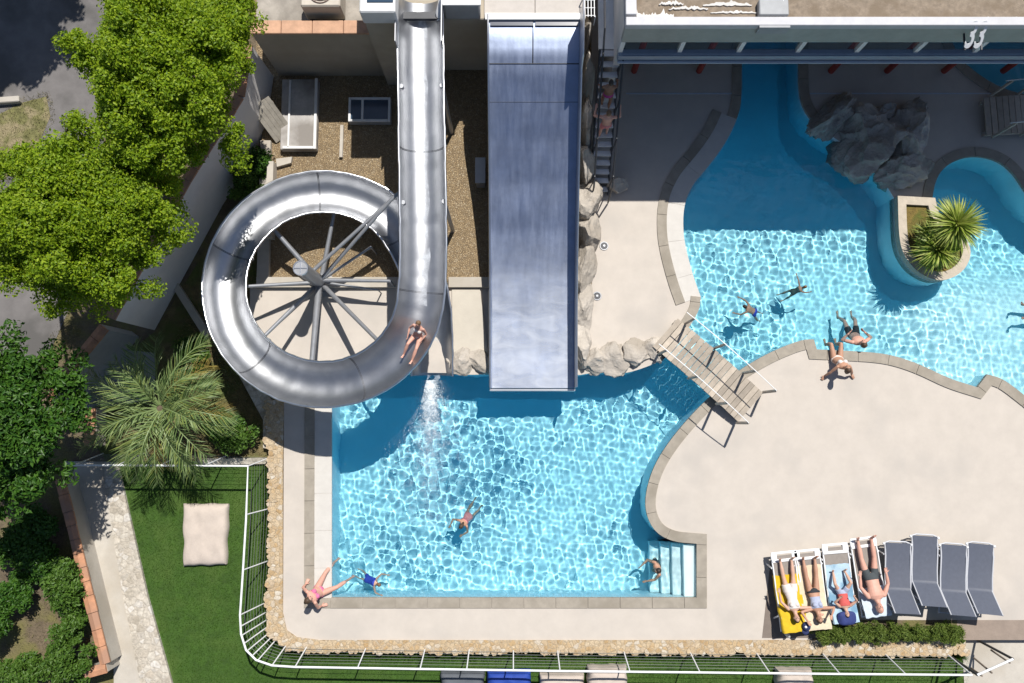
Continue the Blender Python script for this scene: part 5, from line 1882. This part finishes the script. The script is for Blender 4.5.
def basis(x, y, z, loc):
    M = Matrix((Vector(x).normalized(), Vector(y).normalized(), Vector(z).normalized())).transposed().to_4x4()
    M.translation = loc
    return M
def facing(az, loc, tilt=0., lean=0.):
    """upright figure whose chest faces azimuth az (0 = east, 90 = north)"""
    return Matrix.Translation(loc) @ Matrix.Rotation(math.radians(az - 90), 4, 'Z') @ Matrix.Rotation(tilt, 4, 'X')
ARMS_DOWN = [(-.25, .05, -1), (.25, .05, -1)]
TRUNKS = lambda m, f=.55: ('trunks', m, [('torso', -.10, .06, .012), ('thigh', .0, f, .012)])
BIKINI = lambda m, m2=None: [('bikini_bottom', m2 or m, [('torso', -.112, .03, .008)]), ('bikini_top', m, [('torso', .285, .345, .006), ('bra',)])]
SUIT = lambda m: [('swimsuit', m, [('torso', -.112, .37, .008)])]

# seated woman on the coping by the lounge terrace, leaning back on her hands
p = at(835.5, 360)
person('woman in a white bikini sitting on the pool edge and leaning back on her arms', facing(92, (p.x, p.y, .115)),
       dict(spine=(0, -.50, .86), head=(0, -.25, .97), ua=[(-.5, -.55, -.72), (.5, -.55, -.72)], fa=[(-.25, -.25, -.93), (.3, -.25, -.9)], hand=[(-.5, -.8, -.15), (.6, -.75, -.15)], palm=[(0, 0, -1), (0, 0, -1)],
            th=[(-.12, .98, .05), (.12, .98, .05)], sh=[(-.02, .1, -.98), (.02, .1, -.98)], ft=[(0, .9, -.3), (0, .9, -.3)]), 1.56, TAN, BROWNH, BIKINI(WHITE), True, long_hair=True)
# man floating against the edge
p = at(860, 340)
person('man in black trunks resting in the water with his back to the coping', facing(95, (p.x - .02, p.y + .16, WATER_Z - .28)),
       dict(spine=(0, -.5, .86), head=(0, -.2, .98), ua=[(-.75, .35, -.55), (.75, .35, -.55)], fa=[(.72, .62, .3), (-.72, .62, .3)], th=[(-.14, .9, -.3), (.14, .9, -.3)], sh=[(-.1, .35, -.9), (.1, .3, -.9)], ft=[(0, .8, .2), (0, .8, .2)]), 1.62, PINKISH, BROWNH, [TRUNKS(BLACK)])
# swimmer with blue trunks, prone, heading west
p = at(756, 311, WATER_Z)
def prone(az, loc, pitch=.14):
    """swimming face down, head towards azimuth az"""
    a = math.radians(az)
    z = Vector((math.cos(a), math.sin(a), pitch)).normalized()
    y = Vector((0, 0, -1)); y = (y - z * y.dot(z)).normalized()
    return basis(y.cross(z), y, z, loc)
PRONE = dict(head=(0, -.35, .94), ua=[(-.5, .75, .2), (.5, .7, .3)], fa=[(-.1, .6, .75), (.15, .7, .65)], th=[(-.1, .6, -.8), (.12, .75, -.65)], sh=[(-.08, .5, -.85), (.1, .3, -.95)], ft=[(0, -.3, -.95), (0, -.3, -.95)])
person('swimmer in blue trunks gliding face down across the upper pool', prone(160, (p.x, p.y, WATER_Z - .20), .62), PRONE, 1.0, TAN, DARKH, [TRUNKS(BLUE, .5)])
p = at(795, 291, WATER_Z)
person('child in a dark swimsuit with one arm stretched up in the upper pool', prone(22, (p.x, p.y, WATER_Z - .20), .6),
       dict(PRONE, ua=[(-.95, -.1, .25), (.4, .7, .4)], fa=[(-.95, -.1, .1), (.1, .8, .4)], head=(0, -.5, .86)), .9, TAN, FAIRH, SUIT(TEAL), True)
# floating bather at the right edge, feet towards the camera's centre
p = at(1048, 312, WATER_Z)
person('bather floating on the back at the right edge with feet together', basis((0, 1, 0), (.0, 0, 1), (1, 0, .05), (p.x + .28, p.y, WATER_Z - .09)),
       dict(ua=[(-.8, 0, .1), (.8, 0, .1)], fa=[(-.8, 0, .3), (.8, 0, .3)], th=[(-.12, -.05, -1), (.12, -.05, -1)], sh=[(-.08, 0, -1), (.12, 0, -1)], ft=[(-.1, .9, -.3), (.1, .9, -.3)]), 1.7, TAN, DARKH, [TRUNKS(TEAL)])
# woman in pink in the lower pool
p = at(468, 517, WATER_Z)
a = math.radians(-128)
person('woman in a coral swimsuit swimming in the middle of the lower pool', prone(-128, (p.x, p.y, WATER_Z - .22), .8),
       dict(PRONE, spine=(.0, -.2, .98), head=(0, -.62, .78), ua=[(-.5, .8, .0), (.6, .6, .0)], fa=[(.3, .8, .4), (-.2, .8, .5)], th=[(-.1, .7, -.7), (.12, .5, -.85)], sh=[(-.1, .1, -.95), (.1, .1, -.9)]), 1.22, TAN, BROWNH, SUIT(CORAL), True, long_hair=True)
# woman sitting at the corner
p = at(321, 589)
person('woman in a pink bikini sitting on the corner of the lower pool', facing(38, (p.x - .02, p.y - .02, .13)),
       dict(spine=(0, -.25, .97), head=(0, .15, .99), ua=[(-.55, -.35, -.8), (.55, -.35, -.8)], fa=[(-.1, .1, -.99), (.1, .1, -.99)], hand=[(-.4, .9, 0), (.4, .9, 0)], palm=[(0, 0, -1), (0, 0, -1)],
            th=[(-.4, .9, .0), (.28, .95, .0)], sh=[(-.15, .55, -.8), (.1, .55, -.8)], ft=[(0, .9, -.3), (0, .9, -.3)]), 1.66, PINKISH, BROWNH, BIKINI(PINK), True, long_hair=True)
p = at(368, 580, WATER_Z)
person('child in a blue top paddling next to the pool corner', prone(-18, (p.x - .03, p.y, WATER_Z - .15), .5), dict(PRONE, ua=[(-.75, .5, .2), (.75, .4, .3)]), .98, LIGHT, FAIRH, [('swim_shirt', BLUE, [('torso', -.1, .44, .012), ('thigh', 0, .4, .012)])])
p = at(658, 568, -.1)
person('man wading chest deep by the entry steps', facing(200, (p.x + .02, p.y, -.44)),
       dict(spine=(0, .12, .99), head=(0, .15, .98), ua=[(-.45, .6, -.65), (.45, .6, -.65)], fa=[(.2, .9, .2), (-.35, .9, .2)], th=[(-.15, .25, -.95), (.15, -.1, -.99)], sh=[(0, -.2, -.98), (0, -.25, -.96)], ft=[(0, 1, -.1), (0, 1, -.1)]), 1.42, TAN, DARKH, [TRUNKS(BLACK)])
# rider in the tube slide
ri = min(range(30, 80), key=lambda i: (FR[i][0] - at(420, 334, FR[i][0].z)).length)
p, d, sdv, upv = FR[ri]
person('bather in pale swimwear sliding down the bend of the steel slide', basis(sdv, d, Vector((0, 0, 1)), p + Vector((0, 0, -.32)) + sdv * -.12),
       dict(spine=(.1, -.55, .83), head=(.1, -.2, .98), ua=[(-.4, .35, -.8), (.4, .5, -.75)], fa=[(.2, .9, -.1), (-.2, .95, -.1)], th=[(-.15, .93, .3), (.15, .9, .4)], sh=[(-.05, .93, -.3), (.0, .85, -.5)], ft=[(0, .5, .85), (0, .5, .85)]), 1.22, PINKISH, FAIRH, BIKINI(WHITE), True)
# climbers on the stairs
def stair_pos(k):
    return Vector(((SX0 + SX1) / 2, Y_B + run * (k + .4), Z_T * (k + 1) / NST))
p = stair_pos(9)
person('climber in magenta briefs near the top of the stairs', facing(90, p + Vector((-.02, 0, .66))),
       dict(spine=(0, .12, .99), ua=[(-.25, .3, -.9), (.25, .45, -.8)], fa=[(-.05, .6, -.75), (.1, .7, -.5)], th=[(-.06, .35, -.94), (.06, -.05, -1)], sh=[(0, -.25, -.97), (0, -.1, -1)], ft=[(0, 1, 0), (0, 1, 0)]), 1.24, DARK, DARKH, [('briefs', MAGENTA, [('torso', -.11, .06, .012)])])
p = stair_pos(6)
person('bare chested climber with elbows out halfway up the stairs', facing(88, p + Vector((-.02, 0, .68))),
       dict(spine=(0, .15, .99), ua=[(-.7, .3, -.5), (.7, .3, -.5)], fa=[(.1, .7, .7), (-.1, .7, .7)], th=[(-.06, .05, -1), (.06, .4, -.9)], sh=[(0, -.1, -1), (0, -.3, -.95)], ft=[(0, 1, 0), (0, 1, 0)]), 1.28, PINKISH, FAIRH, [TRUNKS(CORAL, .5)])

# ------------------------------------------------------------------ loungers
SEAT = 1.08
def seat_z(y, rise):
    hl = .47 if rise > .3 else .62
    if y > -SEAT: return .34 - .02 * math.sin(PI * min(1, max(0, -y / SEAT)))
    f = (-y - SEAT) / hl
    return .34 + rise * f
def lounger(name, label, group, sling, rise, foot_loop, frame):
    t = thing(name, label, 'sun lounger', (0, 0, 0), 0, group)
    E_ = -SEAT - (.47 if rise > .3 else .62)
    b = MB()
    def fn(u, v):
        y = E_ * v
        x = (u - .5) * .585
        return Vector((x, y, seat_z(y, rise) - .012 * (1 - (2 * u - 1) ** 2)))
    b.grid(fn, 6, 36)
    nb = len(b.v)
    b.add([(x, y, z - .012) for x, y, z in b.v[:]], [tuple(reversed(f)) for f in b.f[:]])
    b.build('sling', sling, t, False, True)
    for s_ in (-1, 1):
        b = MB(); b.tube([(s_ * .30, -.02, .30), (s_ * .303, -.3, .335), (s_ * .303, -.8, .315), (s_ * .303, -1.08, .335), (s_ * .303, -1.35, .30), (s_ * .303, E_ - .06, .28)], .019, 8); b.build('side_rail', frame, t, False, True)
        b = MB(); b.tube([(s_ * .295, -SEAT, .335), (s_ * .29, E_, seat_z(E_, rise) - .012)], .015, 8); br_ = b.build('back_rail', frame, t, False, True)
        b = MB(); b.tube([(s_ * .30, E_ + .12, seat_z(E_ + .12, rise) - .03), (s_ * .32, -1.36, .3)], .012, 6); b.build('prop', frame, br_, False, True)
    for s_ in (-1, 1):
        for y in (-.28, -1.4):
            b = MB(); b.tube([(s_ * .33, y, .32), (s_ * .345, y + (.05 if y > -1 else -.12), .0)], .02, 8); b.build('leg', frame, t, False, True)
    b = MB(); b.tube([(-.32, E_ - .06, .28), (.32, E_ - .06, .28)], .018, 8); b.build('rear_bar', frame, t, False, True)
    if foot_loop:
        b = MB()
        b.box((0, .06, .325), (.62, .055, .03), bev=.008); b.box((0, -.12, .335), (.62, .07, .03), bev=.008)
        for s_ in (-1, 1): b.box((s_ * .25, -.03, .33), (.14, .125, .03), bev=.008)
        b.build('foot_loop', WHITEMETAL, t, False)
    else:
        b = MB(); b.tube([(-.325, -.02, .30), (-.2, .03, .30), (.2, .03, .30), (.325, -.02, .30)], .02, 8); b.build('foot_bar', frame, t, False, True)
        for s_ in (-1, 1):
            b = MB(); b.ball((s_ * .33, -.03, .31), .035, 10, 8); b.build('hinge', WHITEMETAL, t, False, True)
    return t
G = 'sun loungers in a row on the terrace'
occ = lounger('sun_lounger', 'x', G, TAUPE, .16, True, WHITEMETAL)
emp = lounger('sun_lounger', 'x', G, GREYSLING, .46, False, mat('grey_white_metal', (.50, .51, .54), .4, .06, 8))
LP = [(784, 555, 796, 624, 'taupe sun lounger under the yellow towel', 1), (807, 553, 818, 620, 'taupe sun lounger under the cream towel', 1), (835, 547, 846, 615, 'taupe sun lounger whose towel has a child on it', 1), (863, 541, 878, 612, 'taupe sun lounger under the man in dark trunks', 1),
      (898, 543, 908, 611, 'empty grey sun lounger next to the man in dark trunks', 0), (925, 536, 935, 604, 'empty grey sun lounger pushed furthest towards the pool', 0), (954, 545, 964, 612, 'empty grey sun lounger between two others, second from the row end', 0), (981, 544, 991, 611, 'empty grey sun lounger at the right end of the row', 0)]
LOC = []
used_ = {0: False, 1: False}
for (x0, y0, x1_, y1_, lab, o_) in LP:
    src = occ if o_ else emp
    l = src if not used_[o_] else copy_tree(src)
    used_[o_] = True
    a, c = at(x0, y0, .33), at(x1_, y1_, .50 if o_ else .80)
    d = c - a
    l.location = (a.x, a.y, 0)
    l.rotation_euler = (0, 0, math.atan2(d.x, -d.y))
    l['label'] = lab
    LOC.append(Matrix.Translation((a.x, a.y, 0)) @ Matrix.Rotation(math.atan2(d.x, -d.y), 4, 'Z'))

def towel(M, y0, y1, w, m, label, seed, rise=.16, skew=0., over=.03):
    b = MB()
    def fn(u, v):
        y = y0 + (y1 - y0) * v
        x = (u - .5) * w + skew * v
        z = seat_z(max(y, -1.70), rise) + .016 + .010 * noise.noise(Vector((u * 5 + seed, v * 9, 0)))
        e = max(0, abs(x) - .31)
        z -= e * 2.2
        x = x - math.copysign(e * .55, x) + .014 * noise.noise(Vector((v * 7 + seed, u * 3, 4)))
        return M @ Vector((x, y + .02 * noise.noise(Vector((u * 6, seed, v))), z))
    b.grid(fn, 22, 48)
    return tag(b.build('towel', m, None, True, True), label, 'towel', 'towels on the loungers')
towel(LOC[0], -.46, -1.76, .70, mat('towel_yellow', (.60, .40, .015), .9, .12, 12, .006, 60), 'yellow towel spread over the lounger at the left end of the row', 1)
towel(LOC[1], -.28, -1.75, .66, mat('towel_cream', (.62, .53, .38), .9, .08, 12, .006, 60), 'cream towel spread under the sunbather with dark bikini bottoms', 2)
towel(LOC[2], -.40, -1.74, .66, mat('towel_blue', (.38, .52, .62), .9, .12, 7, .006, 60, col2=(.16, .30, .42), thr=(.5, .62)), 'pale blue striped towel beneath the child in a red top', 3)
towel(LOC[3], -1.08, -1.74, .62, mat('towel_pale', (.50, .58, .64), .9, .08, 12, .006, 60), 'short pale blue towel under the head of the man in trunks', 4)

def sunbather(M, label, height, skin, hair, gar, female, ua, fa, th=None, sh=None, py=-.88, rise=.16, z=.105, dx=0., longh=False, head=None, ft=None, look=None):
    ang = math.atan2(rise, .62) + .03
    root = M @ Matrix.Translation((dx, py, seat_z(py, rise) + z)) @ basis((1, 0, 0), (0, 0, 1), (0, -1, 0), (0, 0, 0))
    pose = dict(spine=(0, math.sin(ang), math.cos(ang)), head=head or (0, math.sin(ang) + .08, math.cos(ang)), ua=ua, fa=fa, th=th or [(-.12, -.03, -1), (.12, -.03, -1)], sh=sh or [(-.05, -.02, -1), (.05, -.02, -1)], ft=ft or [(-.25, .9, -.35), (.25, .9, -.35)])
    return person(label, root, pose, height, skin, hair, gar, female, None, longh)
sunbather(LOC[0], 'woman in a pale dress lying on the yellow towel', 1.48, LIGHT, DARKH, [('dress', WHITE, [('torso', -.11, .44, .014), ('thigh', .0, .5, .03)])], True,
          [(-.6, .0, -.75), (.75, .0, .05)], [(-.05, .1, -1), (.75, .1, .55)], py=-.86, dx=.0, longh=False)
sunbather(LOC[1], 'woman in a blue and white top and dark bikini bottoms lying on the cream towel', 1.52, TAN, BROWNH, [('bikini_bottom', BLACK, [('torso', -.112, .02, .01)]), ('top', BLUEW, [('torso', .12, .42, .012)])], True,
          [(-.75, .1, .1), (.75, .1, .0)], [(.35, .35, .8), (-.5, .5, .6)], py=-.90, longh=True)
sunbather(LOC[2], 'child in a red top sitting cross legged on the blue towel', 1.20, LIGHT, DARKH, [('top', REDC, [('torso', .02, .43, .016)]), ('shorts', BLUEW, [('torso', -.1, .04, .012), ('thigh', 0, .5, .014)])], False,
          [(-.6, .35, -.55), (.6, .35, -.55)], [(.45, .55, -.6), (-.45, .55, -.6)], th=[(-.45, .45, -.8), (.45, .45, -.8)], sh=[(.15, -.55, -.85), (-.2, -.5, -.85)], py=-1.06, z=.09)
sunbather(LOC[3], 'man in dark swimming trunks sunbathing on the lounger with a pale towel', 1.76, PINKISH, PINKISH, [TRUNKS(mat('cloth_slate', (.055, .065, .07), .8, .1, 9), .42)], False,
          [(-.5, -.05, -.85), (.5, -.05, -.85)], [(.1, .12, -1), (-.05, .12, -1)], th=[(-.16, .02, -1), (.16, .02, -1)], sh=[(-.02, .0, -1), (.02, 0, -1)], py=-.84)
# things around the loungers
p = LOC[0] @ Vector((.22, -1.64, .55))
t = thing('sun_hat', 'dark blue cap with a white badge on the corner of the yellow towel', 'cap', (p.x, p.y, p.z - .04))
b = MB(); b.ball((p.x, p.y, p.z), (.10, .11, .07), 16, 10); b.build('crown', mat('cloth_navy', (.02, .03, .10), .8, .1, 9), t, True, True)
b = MB(); b.ball((p.x - .01, p.y - .11, p.z - .03), (.085, .09, .012), 14, 6); b.build('brim', mat('cloth_navy', (.02, .03, .10)), t, True, True)
b = MB(); b.ball((p.x - .03, p.y + .0, p.z + .062), (.035, .03, .012), 10, 6); b.build('badge', WHITEPAINT, t, True, True)
p = LOC[2] @ Vector((-.05, -1.74, .56))
def pillow(name, label, cat, M, sx, sy, sz, m, seed):
    b = MB()
    b.ball((0, 0, 0), (sx, sy, sz), 24, 14)
    b.v = [tuple(M @ (Vector((math.copysign(abs(v[0] / sx) ** .6 * sx, v[0]), math.copysign(abs(v[1] / sy) ** .6 * sy, v[1]), v[2])) + Vector((0, 0, .02 * noise.noise(Vector(v) * 9 + Vector((seed, 0, 0))))))) for v in b.v]
    return tag(b.build(name, m, None, True, True), label, cat)
pillow('bag', 'dark blue bag behind the head of the child in red', 'bag', LOC[2] @ Matrix.Translation((.0, -1.62, .53)), .22, .16, .06, mat('cloth_navy2', (.025, .04, .16), .8, .2, 9), 3)
pillow('beach_bag', 'olive beach bag on the ground between the cream and blue towels', 'bag', LOC[2] @ Matrix.Translation((-.40, -1.30, .12)) @ Matrix.Rotation(.6, 4, 'Z'), .20, .12, .12, mat('cloth_olive', (.24, .22, .14), .85, .15, 9), 6)
p = at(786, 634)
t = thing('water_bottle', 'small white bottle standing on the brown paving by the lounger', 'bottle', (p.x, p.y, 0))
b = MB(); b.tube([(p.x, p.y, 0), (p.x, p.y, .16), (p.x, p.y, .20)], [.045, .045, .022], 14); b.build('bottle', WHITEPAINT, t)
b = MB(); b.tube([(p.x, p.y, .20), (p.x, p.y, .235)], .025, 12); b.build('cap', GREYPAINT, t)

# ------------------------------------------------------------------ caustics flags, light, sky, camera
for o in RECEIVERS:
    o.cycles.is_caustics_receiver = True
SUN_EL, SUN_AZ = math.radians(60), math.radians(25)       # azimuth clockwise from the top of the photo
sd = Vector((math.sin(SUN_AZ) * math.cos(SUN_EL), math.cos(SUN_AZ) * math.cos(SUN_EL), math.sin(SUN_EL)))
L = bpy.data.lights.new('sun', 'SUN')
L.energy = 4.8
L.angle = math.radians(.5)
L.color = (1, .96, .90)
L.cycles.is_caustics_light = True
lo = bpy.data.objects.new('sun', L)
COL.objects.link(lo)
lo.location = (8, 16, 30)
lo.rotation_euler = sd.to_track_quat('Z', 'Y').to_euler()
w = bpy.data.worlds.new('World')
S.world = w
w.use_nodes = True
nt = w.node_tree
sky = nt.nodes.new('ShaderNodeTexSky')
sky.sky_type = 'NISHITA'
sky.sun_disc = False
sky.ozone_density = 3.0
sky.sun_elevation = SUN_EL
sky.sun_rotation = SUN_AZ
nt.links.new(sky.outputs[0], nt.nodes['Background'].inputs[0])
nt.nodes['Background'].inputs[1].default_value = .064
cam = bpy.data.cameras.new('camera')
cam.sensor_fit = 'HORIZONTAL'
cam.angle = 2 * math.atan(512 / F_PX)
cam.clip_end = 600
co = bpy.data.objects.new('camera', cam)
COL.objects.link(co)
co.location = (0, 0, CAM_H)
co.rotation_euler = (TILT, 0, 0)
S.camera = co
S.view_settings.view_transform = 'Standard'
S.view_settings.look = 'None'
S.view_settings.exposure = .22
S.view_settings.gamma = 1
S.cycles.use_denoising = True
S.cycles.max_bounces = 10
S.cycles.transmission_bounces = 8
S.cycles.sample_clamp_indirect = 6
